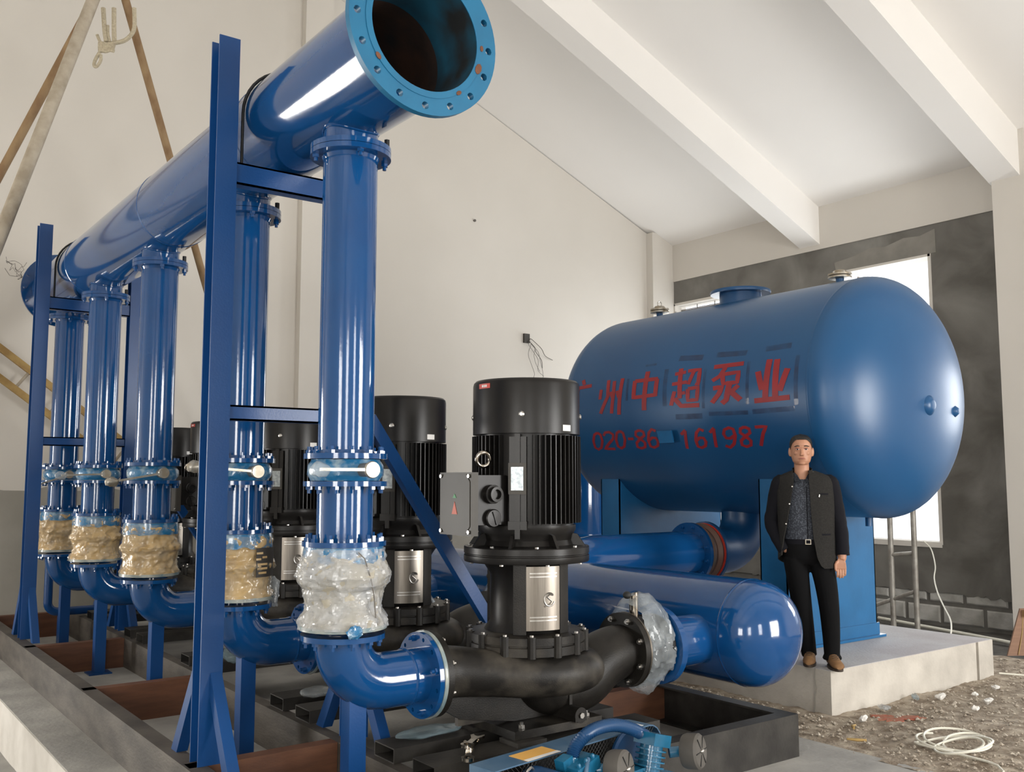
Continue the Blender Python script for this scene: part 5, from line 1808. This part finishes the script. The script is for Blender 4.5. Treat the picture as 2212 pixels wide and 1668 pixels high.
outer, m_, nz_ = jacket_sheet(0.010)
inner, _, _ = jacket_sheet(0.001)
vs = [p for r in outer for p in r] + [p for r in inner for p in r]
fs = []
W_ = m_ + 1
off = len(outer) * W_
for i in range(nz_):
    for j in range(m_):
        a = i * W_ + j
        fs.append((a, a + 1, a + W_ + 1, a + W_))
        fs.append((off + a, off + a + W_, off + a + W_ + 1, off + a + 1))
for i in range(nz_):
    for j in (0, m_):
        a = i * W_ + j
        fs.append((a, a + W_, off + a + W_, off + a))
for j in range(m_):
    for i in (0, nz_):
        a = i * W_ + j
        fs.append((a, a + 1, off + a + 1, off + a))
jk = MB().add(vs, fs).build('jacket', M['jacket'], man, 60)
for s, arm in ((1, ARM_R), (-1, ARM_L)):
    pts = [(s * 0.140, 0.02, 1.362)] + [Vector(arm[0]) + Vector((s * 0.008, 0, 0.0))] + [Vector(p) + Vector((s * 0.006, 0, 0)) for p in arm[1:4]]
    if s < 0:
        pts = pts[:-1] + [Vector((-0.158, -0.012, 0.845))]
    pts = smooth_path(pts, 6)
    nn = len(pts)
    rad = []
    for k in range(nn):
        f = k / (nn - 1)
        rad.append(0.046 + 0.020 * math.sin(min(1, f * 3.5) * math.pi / 2) - 0.016 * f + 0.004 * noise.noise((f * 14, s, 0)))
    sl = MB().tube(pts, rad, 22)
    sl.v = [tuple(Vector(p) + noise.noise_vector(Vector(p) * 16) * 0.004) for p in sl.v]
    sl.build('sleeve', M['sleeve'], jk, 60)
# stand collar
rs = []
for k in range(25):
    ph = math.radians(-68) - math.radians(360 - 68 - 38) * k / 24
    cx, cy = hx + 0.004, 0.012
    lo = (cx + 0.083 * math.sin(ph), cy - 0.078 * math.cos(ph), 1.408 + 0.012 * (1 - math.cos(ph)))
    hi = (cx + 0.072 * math.sin(ph), cy - 0.070 * math.cos(ph), 1.445 + 0.020 * (1 - math.cos(ph)))
    rs.append([lo, hi, (hi[0] * 0.97 + cx * 0.03, hi[1] * 0.97, hi[2]), (lo[0] * 0.97 + cx * 0.03, lo[1] * 0.97, lo[2])])
MB().rings(rs).build('stand_collar', M['jacket'], jk, 50)


def jacket_pt(x, z, lift):
    rx, ry = jrad(z)
    ph = math.asin(max(-0.99, min(0.99, x / (rx + lift))))
    return Vector((x, 0.015 - (ry + lift) * math.cos(ph), z))


for (xa, xb, z, nm, mt) in ((0.098, 0.160, 1.275, 'pocket_welt', 'sleeve'), (0.105, 0.170, 0.975, 'pocket_welt', 'sleeve')):
    rows = []
    for k in range(7):
        x = xa + (xb - xa) * k / 6
        rows.append([jacket_pt(x, z - 0.006, 0.015), jacket_pt(x, z + 0.006, 0.015), jacket_pt(x, z + 0.006, 0.008), jacket_pt(x, z - 0.006, 0.008)])
    MB().rings(rows).build(nm, M[mt], jk, 40)
p = jacket_pt(0.094, 1.262, 0.016)
MB().obox(p, (0.003, 0, -0.002), (0, 0.002, 0), (0.002, 0, 0.010)).build('pin', M['zinc'], jk, None)
MB().obox((0.058, -0.047, 1.432), (0.004, 0.002, 0), (0, 0.002, 0), (0, 0, 0.010)).build('pin', M['zinc'], jk, None)
for z in (1.33, 1.20, 1.05):
    p = jacket_pt(interp(EDGE_L, z) - 0.006, z, 0.013)
    MB().lathe([(0.006, 0), (0.006, 0.003), (0.003, 0.004)], p, (0, -1, 0), 10).build('snap_button', M['zinc'], jk, 40)

# shoes
for sx, sy, rot in ((0.162, -0.055, 0.18), (0.004, 0.075, -0.12)):
    b = MB()
    rows = []
    for (yy, w, h, zc) in ((0.095, 0.028, 0.030, 0.045), (0.080, 0.036, 0.046, 0.052), (0.04, 0.040, 0.052, 0.056), (0.0, 0.040, 0.050, 0.054), (-0.05, 0.044, 0.036, 0.042), (-0.10, 0.047, 0.028, 0.034), (-0.14, 0.040, 0.022, 0.030), (-0.16, 0.022, 0.014, 0.026)):
        rows.append([(w * math.cos(2 * math.pi * k / 18), yy, zc + h * math.sin(2 * math.pi * k / 18)) for k in range(18)])
    b.rings(rows)
    mt = Matrix.Translation((sx, sy, 0.004)) @ Matrix.Rotation(rot, 4, 'Z')
    b.v = [tuple(mt @ Vector((p[0], p[1], max(p[2], 0.012)))) for p in b.v]
    so = b.build('shoe', M['shoe'], man, 60)
    b = MB()
    out = []
    for k in range(24):
        a = 2 * math.pi * k / 24
        out.append((0.047 * math.cos(a) * (1 - 0.12 * math.sin(a)), -0.030 + 0.133 * math.sin(a)))
    b.prism(out, (0, 0, 0), (1, 0, 0), (0, 1, 0), (0, 0, 0.016))
    b.xf(Matrix.Translation((sx, sy, 0.0)) @ Matrix.Rotation(rot, 4, 'Z'))
    b.build('sole', M['sole'], so, 40)
    for q in range(3):
        b = MB().tube([(-0.022, -0.035 - q * 0.02, 0.086 - q * 0.010), (0.0, -0.040 - q * 0.02, 0.092 - q * 0.011), (0.022, -0.035 - q * 0.02, 0.086 - q * 0.010)], 0.003, 5)
        b.xf(mt)
        b.build('lace', M['sole'], so, 40)

# ------------------------------------------------------------------ tripod hoist and rope
AP = Vector((2.16, 9.39, 6.49))
t = thing('pole_tripod', (AP.x, AP.y, 0), 'tall lifting tripod of rusty and cement-smeared poles behind the header', 'tripod')
for foot, mat, r, nm in (((5.34, 11.88, 0.0), 'poleb', 0.040, 'rusty pole on the right'), ((-0.46, 12.05, -0.35), 'poleb', 0.040, 'rusty pole on the left'), ((0.05, 8.27, -0.35), 'poleg', 0.056, 'cement-grey front pole')):
    f = Vector(foot)
    off = {'rusty pole on the right': Vector((0.06, 0.0, 0.1)), 'rusty pole on the left': Vector((-0.02, 0.08, 0.1)), 'cement-grey front pole': Vector((-0.05, -0.06, 0.15))}[nm]
    b = MB().cyl(f - Vector((AP.x, AP.y, 0)), AP + off - Vector((AP.x, AP.y, 0)), r, 14)
    o = b.build('pole', M[mat], t)
    o['label'] = nm
rp = thing('lifting_rope', (2.08, 9.41, 5.9), 'knotted pale rope hanging from the top of the tripod', 'rope')


def RP(px, py):
    """rope points in the vertical plane of the tripod head, metres right and down of its left edge"""
    return Vector((0.0, 0, 0)) + Vector((0.802, -0.597, 0)) * px - Vector((0, 0, 1)) * py


def rope_pts(l, n=4):
    return smooth_path([RP(a, c) for a, c in l], n)


S_ = 8.9 / 2065.6
L0 = (215, 60)


def Q(x, y):
    return ((x - 222) * S_, (y - 40) * S_)


MB().tube(rope_pts([Q(228, -30), Q(233, 20), Q(238, 48)]), 0.022, 8).build('strand', M['rope'], rp)
MB().tube(rope_pts([Q(252, -30), Q(254, 20), Q(256, 48)]), 0.022, 8).build('strand', M['rope'], rp)
MB().tube(rope_pts([Q(240, 10), Q(241, 30), Q(246, 48)]), 0.014, 8).build('strand', M['rope'], rp)
MB().tube(rope_pts([Q(217, 32), Q(224, 48), Q(230, 56)]), 0.016, 8).build('strand', M['rope'], rp)
MB().tube(rope_pts([Q(297, -30), Q(299, 15), Q(290, 35), Q(276, 46), Q(255, 51), Q(240, 54)]), 0.020, 8).build('loop', M['rope'], rp)
b = MB()
for k in range(6):
    zc = 54 + k * 3.2
    b.tube(rope_pts([Q(222, zc), Q(230, zc - 1.5), Q(240, zc), Q(250, zc - 1.0), Q(256, zc + 0.5)]), 0.019, 8)
crumple(b, 0.008, 12, 1)
b.build('lashing', M['rope'], rp)
pts = [Q(224, 73), Q(216, 88), Q(213, 102), Q(219, 105), Q(227, 92), Q(227, 78)]
MB().tube(rope_pts(pts, 4), 0.016, 8).build('tail_loop', M['rope'], rp)

# ------------------------------------------------------------------ yellow ladder against the end wall
t = thing('ladder', (1.0, 11.98, 0), 'yellow wooden ladder sloping down behind the far blue stand', 'ladder')
for dz, nm in ((0.0, 'rail'), (-0.33, 'rail')):
    p, q = Vector((0.2, 0.0, 3.58 + dz)), Vector((4.5, 0.0, 0.355 + dz))
    MB().beam(p, q, 0.05, 0.075).build('rail', M['bamboo'], t, None)
for k in range(12):
    f = 0.03 + k * 0.085
    c = Vector((0.2, 0, 3.58)).lerp(Vector((4.5, 0, 0.355)), f)
    d = Vector((0.6, 0, 0.8))
    MB().cyl(c + Vector((0.0, 0, -0.02)), c - Vector((0.16, 0, 0.24)), 0.017, 8).build('rung', M['poleg'], t)

# small blue drain pipe at the far end
t = thing('drain_pipe', (2.17, 11.0, 0), 'thin blue bent drain pipe behind the foot of the far stand', 'pipe')
pts = [(0.0, 0, 0.95), (0.0, 0, 0.42)] + [(0.10 - 0.10 * math.cos(a), 0, 0.42 - 0.10 * math.sin(a)) for a in [0.26 * k for k in range(1, 7)]] + [(0.55, 0, 0.318)]
MB().tube(pts, 0.043, 16).build('pipe', M['blue_flat'], t, 50)
MB().lathe([(0.043, 0), (0.085, 0), (0.085, 0.03), (0.043, 0.03)], (0.46, 0, 0.318), (1, 0, 0), 20, False, False, loop=True).build('flange', M['blue_flat'], t)
MB().box(0.10, 0.13, -0.02, 0.02, 0.0, 0.30).build('prop', M['blue_flat'], t, None)

# ------------------------------------------------------------------ wires on the end wall
t = thing('junction_box', (9.36, YE - 0.001, 3.97), 'small grey junction box with loose wires on the white end wall', 'junction box')
MB().box(-0.055, 0.055, -0.04, 0, -0.075, 0.075).build('box', M['termbox'], t, None)
random.seed(21)
for end in ((0.30, -0.45), (0.28, -0.62), (0.10, -0.75), (0.48, -0.30), (0.36, -0.72), (0.20, -0.52)):
    pts = [(0.05, -0.03, -0.03)]
    for k in range(1, 6):
        f = k / 5
        pts.append((end[0] * f + random.uniform(-0.05, 0.05), -0.05 - 0.03 * math.sin(f * 3), end[1] * f ** 1.2 + random.uniform(-0.04, 0.04)))
    MB().tube(smooth_path(pts, 4), 0.0035 if end[1] < -0.5 else 0.006, 5).build('wire', M['wire'], t)
MB().lathe([(0.022, 0), (0.022, 0.03)], (8.34, YE, 5.757), (0, -1, 0), 8)
nl = MB().lathe([(0.018, 0), (0.022, 0.025)], (0, 0, 0), (0, -1, 0), 10).build('wall_nail', M['wire'], None, loc=(8.34, YE - 0.001, 5.757))
tag(nl, 'tiny dark nail high on the white end wall', 'nail')

# ------------------------------------------------------------------ scaffold frame, floor pipe, board, cables by the right wall
t = thing('scaffold_frame', (11.5, 6.84, -0.27), 'galvanised scaffold frame under the window behind the tank', 'scaffold')
for yy in (0.0, 0.33):
    MB().cyl((0, yy, 0), (0, yy, 2.0), 0.034, 12).build('upright', M['scaffold'], t)
for z0, z1 in ((1.03, 0.985), (0.55, 0.40)):
    MB().cyl((0, 0.0, z0), (0, 0.33 if z1 > 0.9 else 0.62, z1 if z1 > 0.9 else 0.30), 0.026, 10).build('rung', M['scaffold'], t)
b = MB().tube([(0.55, 1.0, 0.0), (0.0, -1.0, 0.0), (-0.45, -2.2, 0.0)], 0.022, 8)
o = b.build('floor_pipe', M['cable'], None, loc=(11.75, 6.9, -0.24))
tag(o, 'long pale pipe lying on the dark soil below the right wall', 'pipe')
t = thing('leaning_board', (9.62, 4.62, 0.0), 'brown wooden board leaning at the right edge of the photo', 'board')
b = MB()
b.prism([(-0.17, 0), (0.75, 0), (0.80, 0.46), (0.02, 0.44)], (0, 0, 0), (0.82, -0.57, 0), (0.05, 0.12, 1), (0.012, 0.016, 0))
b.build('panel', M['board'], t, None)
MB().tube([(-0.06, 0.03, 0.01), (0.015, 0.02, 0.22), (0.06, 0.025, 0.42)], 0.004, 5).build('edge_strip', M['bamboo'], t)
b = MB().obox((0.045, -0.03, 0.40), (0.02, -0.014, 0), (0.01, 0.014, 0), (0, 0, 0.035))
crumple(b, 0.006, 30, 2)
b.build('tape_piece', M['paper'], t, None)

pts = [(12.60, 7.30, 0.84), (12.50, 7.22, 0.74), (12.25, 7.02, 0.55), (11.9, 6.80, 0.42), (11.3, 6.42, 0.31), (10.6, 5.98, 0.26), (9.9, 5.55, 0.22), (9.2, 5.1, 0.22), (8.8, 4.86, 0.16), (8.6, 4.78, 0.04)]
pts = [Vector(p) + Vector((0.05 * math.sin(i * 2.1), 0.05 * math.cos(i * 1.7), 0)) for i, p in enumerate(pts)]
b = MB().tube(smooth_path(pts, 5), 0.0085, 6)
tag(b.build('hanging_cable', M['cable'], None), 'thin white cable hanging from the window sill to the plinth', 'cable')
# coil of cable on the gravel
b = MB()
random.seed(4)
pts = []
for k in range(62):
    a = k * 0.43 + 1.0
    rx = 0.175 + 0.055 * math.sin(k * 0.13) + random.uniform(-0.006, 0.006)
    cx, cy = 0.085 * math.sin(k * 0.093), 0.075 * math.cos(k * 0.071)
    pts.append((cx + rx * math.cos(a), cy + rx * 0.9 * math.sin(a), 0.02 + 0.075 * (0.5 + 0.5 * math.sin(a + k * 0.05)) * (0.3 + 0.7 * k / 62)))
pts += [(-0.18, -0.30, 0.02), (-0.3, -0.45, 0.02)]
b.tube(smooth_path(pts, 3), 0.0075, 6)
tag(b.build('cable_coil', M['cable'], None, loc=(5.98, 3.33, 0.0)), 'loose coil of white cable on the gravel at lower right', 'cable')
b = MB().tube(smooth_path([(8.48, 4.30, 0.02), (8.62, 4.05, 0.015), (8.55, 3.85, 0.015), (8.75, 3.6, 0.015)], 5), 0.008, 6)
tag(b.build('loose_cable', M['cable'], None), 'short end of white cable on the gravel at the far plinth corner', 'cable')

# litter on the gravel
SCR = [(6.10, 4.06, 0.05, 'crumpled white paper scrap nearest the red paint', 'paper'), (6.50, 4.16, 0.06, 'clear plastic scrap lying on the red paint', 'bag'),
       (7.17, 4.10, 0.055, 'white foam lump by the plinth face', 'paper'), (7.02, 4.22, 0.06, 'bluish plastic scrap against the plinth foot', 'bagblue'),
       (7.52, 4.02, 0.035, 'small round white stone farther right on the gravel', 'paper'), (7.30, 3.80, 0.06, 'torn white plastic strip on the gravel', 'paper'),
       (7.85, 4.02, 0.05, 'thin white strip near the plinth crack', 'paper'), (7.06, 3.76, 0.04, 'flat white chip on the gravel', 'paper')]
for k, (x, y, s, lab, mt) in enumerate(SCR):
    s *= 0.8
    b = MB().ellipsoid((0, 0, 0), s, s * 0.6, s * 0.42, 12, 8)
    crumple(b, s * 0.45, 0.9 / s, k * 2.3)
    zmin = min(p[2] for p in b.v)
    o = b.build('litter_scrap', M[mt], None, None if mt == 'paper' else 40, loc=(x, y, 0.004 - zmin))
    o.rotation_euler = (0, 0, k * 1.3)
    tag(o, lab, 'litter', 'litter on the gravel')
SK = [(5.62, 5.35, 0.24, 0.4), (5.62, 3.80, 0.12, 2.2), (5.9, 4.0, 0.10, 0.5)]
for k, (x, y, ln, a) in enumerate(SK):
    b = MB().tube([(-ln / 2, 0, 0.012), (0, 0.015, 0.014), (ln / 2, 0, 0.012)], [0.008, 0.010, 0.006], 6)
    o = b.build('wood_stick', M['bamboo'], None, loc=(x, y, 0.003))
    o.rotation_euler = (0, 0, a)
    tag(o, ['pale stick on the ground behind the skid frame', 'small stick by the skid corner', 'thin stick on the gravel near the plinth corner'][k], 'stick', 'sticks on the ground')

# plastic film lying about on the skid
for k, (x, y, z, sx, sy, sz, lab, mt) in enumerate([
        (2.72, 5.26, 0.44, 0.075, 0.05, 0.11, 'crumpled clear blue film tucked behind the nearest elbow', 'bagblue'),
        (2.80, 4.50, 0.345, 0.20, 0.09, 0.018, 'flat clear blue film on the tube under the nearest elbow flange', 'bagblue'),
        (2.70, 7.05, 0.40, 0.09, 0.06, 0.07, 'crumpled clear film on the tubes under the second elbow', 'bagblue'),
        (2.72, 5.70, 0.36, 0.12, 0.09, 0.03, 'shred of film on the tube under the second elbow flange', 'bag')]):
    b = MB().ellipsoid((0, 0, 0), sx, sy, sz, 24, 16)
    crumple(b, 0.022 if sz > 0.03 else 0.01, 14, k * 1.9 + 4)
    zmin = min(p[2] for p in b.v)
    o = b.build('film_scrap', M[mt], None, 50, loc=(x, y, max(z, (0.333 - zmin) if z < 0.5 else z)))
    tag(o, lab, 'plastic film', 'plastic film scraps on the skid')

# ------------------------------------------------------------------ spanners on the front tube
def spanner(name, p, q, lab, lift, rings):
    p, q = Vector(p), Vector(q)
    d = (q - p).normalized()
    s = Vector((-d.y, d.x, 0))
    c = (p + q) / 2
    t = thing(name, (p.x, p.y, p.z), lab, 'spanner', 'spanners on the front tube')
    L = (q - p).length
    b = MB().obox(d * L / 2 + Vector((0, 0, 0.006)), d * (L / 2 - 0.02), s * 0.016, (0, 0, 0.007))
    b.build('shank', M['chrome'], t, None)
    jaw = [(x * 1.5, z * 1.5) for x, z in [(0.0, -0.014), (0.030, -0.026), (0.048, -0.020), (0.028, -0.008), (0.022, 0.0), (0.028, 0.008), (0.048, 0.020), (0.030, 0.026), (0.0, 0.014)]]
    b = MB().prism(jaw, d * (L - 0.02), d, s, (0, 0, 0.013))
    b.build('open_jaw', M['chrome'], t, None)
    b = MB().lathe([(0.019, 0), (0.034, 0), (0.034, 0.016), (0.019, 0.016)], (0, 0, 0), (0, 0, 1), 18, False, False, loop=True)
    b.build('ring_end', M['chrome'], t)
    return t


spanner('combination_spanner', (2.70, 3.985, 0.336), (2.86, 4.20, 0.336), 'brownish chrome combination spanner lying on the front tube', 0, 1)
spanner('combination_spanner', (2.80, 4.14, 0.350), (2.92, 4.235, 0.350), 'short crossed chrome spanner lying over the longer one', 0, 1)

# ------------------------------------------------------------------ air compressor in front of the skid
t = thing('air_compressor', (2.95, 3.42, 0.0), 'small cyan air compressor with blue belt guard in front of the skid', 'compressor')
ux = Vector((0.988, 0.151, 0))          # along the belt guard
vy = Vector((-0.151, 0.988, 0))
Rm = Matrix(((ux.x, vy.x, 0, 0), (ux.y, vy.y, 0, 0), (0, 0, 1, 0), (0, 0, 0, 1)))


def cpart(b, name, mat, smooth=35, parent=t):
    b.xf(Rm)
    return b.build(name, mat, parent, smooth)


# receiver and feet
cpart(MB().lathe([(0.02, -0.55), (0.09, -0.53), (0.12, -0.48), (0.12, 0.48), (0.09, 0.53), (0.02, 0.55)], (0, -0.10, 0.17), (1, 0, 0), 28), 'receiver', M['compblue'])
for x in (-0.4, 0.4):
    cpart(MB().box(x - 0.02, x + 0.02, -0.20, 0.0, 0, 0.08), 'foot', M['compblue'], None)
cpart(MB().box(-0.5, 0.5, -0.21, 0.06, 0.285, 0.298), 'deck_plate', M['compblue'], None)
# belt guard: rim band round a wire mesh
rim = []
LG, RG = 0.60, 0.52


def guard_outline(g):
    pts = []
    # left round end small, right end bigger
    pts += [(-0.60 - g, 0.305 - g), (0.46 + g, 0.305 - g)]
    for k in range(1, 9):
        a = -math.pi / 2 + math.pi * k / 9
        pts.append((0.46 + (0.10 + g) * math.cos(a), 0.405 + (0.10 + g) * math.sin(a)))
    pts += [(0.46, 0.505 + g), (-0.60 - g, 0.505 + g)]
    return pts


o1, o2 = guard_outline(0.0), guard_outline(-0.006)
ring = []
for (x, z), (x2, z2) in zip(o1, o2):
    ring.append([(x, -0.035, z), (x, 0.115, z), (x2, 0.115, z2), (x2, -0.035, z2)])
g = cpart(MB().rings(ring, loop=True), 'belt_guard', M['guardblue'], 30)
b = MB()
for k in range(46):
    x = -0.60 + 0.024 * k
    for s in (-1, 1):
        x2 = x + s * 0.19
        if -0.61 < x2 < 0.52 and x < 0.5:
            b.cyl((x, -0.033, 0.31), (x2, -0.033, 0.50), 0.0016, 4)
b.xf(Rm)
mesh_o = b.build('guard_mesh', M['black'], g, None)
mesh_o['kind'] = 'stuff'
cpart(MB().box(-0.59, 0.45, 0.095, 0.105, 0.31, 0.50), 'guard_back', M['black'], None)
cpart(MB().box(-0.40, -0.19, -0.034, 0.08, 0.5052, 0.5066), 'yellow_label', M['orange'], None, t)
cpart(MB().box(-0.40, -0.19, -0.036, -0.012, 0.5067, 0.5076), 'label_text_strip', M['white'], None, t)
cpart(MB().box(0.33, 0.43, -0.02, 0.06, 0.5052, 0.5066), 'white_label', M['white'], None, t)
cpart(MB().prism([(-0.022, -0.02), (0.0, -0.012), (0.022, -0.022), (0.012, 0.0), (0.022, 0.018), (0.0, 0.012), (-0.018, 0.02), (-0.012, 0.0)], (0.38, 0.02, 0.5068), (1, 0, 0), (0, 1, 0), (0, 0, 0.001)), 'label_emblem', M['warn'], None, t)
# flywheel
cpart(MB().lathe([(0.05, 0), (0.135, 0), (0.142, 0.012), (0.135, 0.03), (0.05, 0.03)], (0.27, -0.075, 0.385), (0, 1, 0), 40), 'flywheel', M['hoseblue'])
# left cylinder head with intake filter
b = MB().lathe([(0.055, 0), (0.055, 0.17)], (-0.17, -0.16, 0.30), (-0.25, 0, 1), 24)
hd = cpart(b, 'cylinder', M['compblue'])
for k in range(6):
    cpart(MB().lathe([(0.055, 0), (0.072, 0.001), (0.072, 0.008), (0.055, 0.009)], Vector((-0.17, -0.16, 0.30)) + Vector((-0.25, 0, 1)).normalized() * (0.03 + 0.022 * k), (-0.25, 0, 1), 24), 'cooling_fin', M['compblue'], 35, hd)
cpart(MB().obox(Vector((-0.17, -0.16, 0.30)) + Vector((-0.25, 0, 1)).normalized() * 0.18, (0.07, 0, 0.0175), (0, 0.06, 0), (-0.006, 0, 0.025)), 'cylinder_head', M['compblue'], 30)
# right cylinder, leaning
b = MB().lathe([(0.052, 0), (0.052, 0.22)], (0.20, -0.20, 0.29), (0.28, 0, 1), 24)
hd = cpart(b, 'cylinder', M['compblue'])
for k in range(7):
    cpart(MB().lathe([(0.052, 0), (0.070, 0.001), (0.070, 0.008), (0.052, 0.009)], Vector((0.20, -0.20, 0.29)) + Vector((0.28, 0, 1)).normalized() * (0.03 + 0.024 * k), (0.28, 0, 1), 24), 'cooling_fin', M['compblue'], 35, hd)
cpart(MB().obox(Vector((0.20, -0.20, 0.29)) + Vector((0.28, 0, 1)).normalized() * 0.225, (0.062, 0, -0.017), (0, 0.058, 0), (0.007, 0, 0.026)), 'cylinder_head', M['compblue'], 30)
cpart(MB().box(-0.10, 0.24, -0.22, -0.09, 0.298, 0.40), 'crankcase', M['compblue'], 30)
# intake filters: round grey cups with ribs and wing nut
for (x, y, z, nm) in ((-0.10, -0.235, 0.455, 'a'), (0.43, -0.255, 0.43, 'b')):
    d = Vector((0.25, -1, 0.12)).normalized()
    f = cpart(MB().lathe([(0.03, 0), (0.074, 0.004), (0.080, 0.02), (0.080, 0.075), (0.072, 0.085), (0.01, 0.088)], (x, y, z), d, 32), 'intake_filter', M['filter'])
    u = d.orthogonal().normalized()
    w = d.cross(u)
    for k in range(6):
        a = k * math.pi / 3 + 0.3
        e = u * math.cos(a) + w * math.sin(a)
        c = Vector((x, y, z)) + d * 0.0875 + e * 0.042
        cpart(MB().obox(c, e * 0.027, d.cross(e) * 0.0018, d * 0.002), 'filter_rib', M['black'], None, f)
    c = Vector((x, y, z)) + d * 0.092
    cpart(MB().ellipsoid((0, 0, 0), 0.014, 0.007, 0.011, 10, 6).xf(Matrix.Translation(c)), 'wing_nut', M['zinc'], 60, f)
    cpart(MB().cyl((x, y, z), Vector((x, y, z)) - d * 0.05 + Vector((-0.04 if nm == 'b' else -0.04, 0, 0)), 0.025, 12), 'intake_neck', M['compblue'])
# ribbed hose arching between the heads
hp = smooth_path([(-0.23, -0.13, 0.50), (-0.19, -0.13, 0.555), (-0.10, -0.14, 0.598), (0.03, -0.15, 0.60), (0.15, -0.16, 0.565), (0.25, -0.17, 0.515)], 16)
rad = [0.027 + 0.003 * (1 if k % 2 else -1) for k in range(len(hp))]
cpart(MB().tube(hp, rad, 14), 'ribbed_hose', M['hoseblue'], 80)
cpart(MB().lathe([(0.030, 0), (0.033, 0.012), (0.030, 0.024)], (-0.235, -0.13, 0.487), (0.3, 0, 1), 16), 'hose_clamp', M['compblue'])
# electric motor at the left and copper pipe loop
m_ = cpart(MB().lathe([(0.05, -0.14), (0.085, -0.13), (0.09, -0.10), (0.09, 0.10), (0.085, 0.13), (0.05, 0.14)], (-0.36, -0.14, 0.39), (0, 1, 0), 28), 'drive_motor', M['hoseblue'])
cpart(MB().tube(smooth_path([(-0.20, -0.20, 0.51), (-0.25, -0.23, 0.47), (-0.27, -0.24, 0.40), (-0.26, -0.23, 0.32)], 5), 0.010, 8), 'air_pipe', M['guardblue'], 50)
cpart(MB().tube(smooth_path([(-0.42, -0.05, 0.44), (-0.43, -0.06, 0.475), (-0.40, -0.06, 0.485), (-0.37, -0.05, 0.44)], 5), 0.006, 6), 'wire_loop', M['zinc'], 50)

# cap nuts and lugs on the left cylinder head
axis = Vector((-0.25, 0, 1)).normalized()
top = Vector((-0.17, -0.16, 0.30)) + axis * 0.205
for dx in (-0.045, 0.0, 0.045):
    for dy in (-0.045, 0.045):
        c = top + Vector((dx, dy, dx * 0.25))
        cpart(MB().lathe([(0.010, 0), (0.010, 0.012), (0.006, 0.018)], c, axis, 6), 'cap_nut', M['compblue'], 30)
cpart(MB().obox(top + Vector((-0.055, 0.03, -0.005)), (0.03, 0, 0.008), (0, 0.026, 0), (-0.006, 0, 0.022)), 'outlet_elbow', M['compblue'], 30)
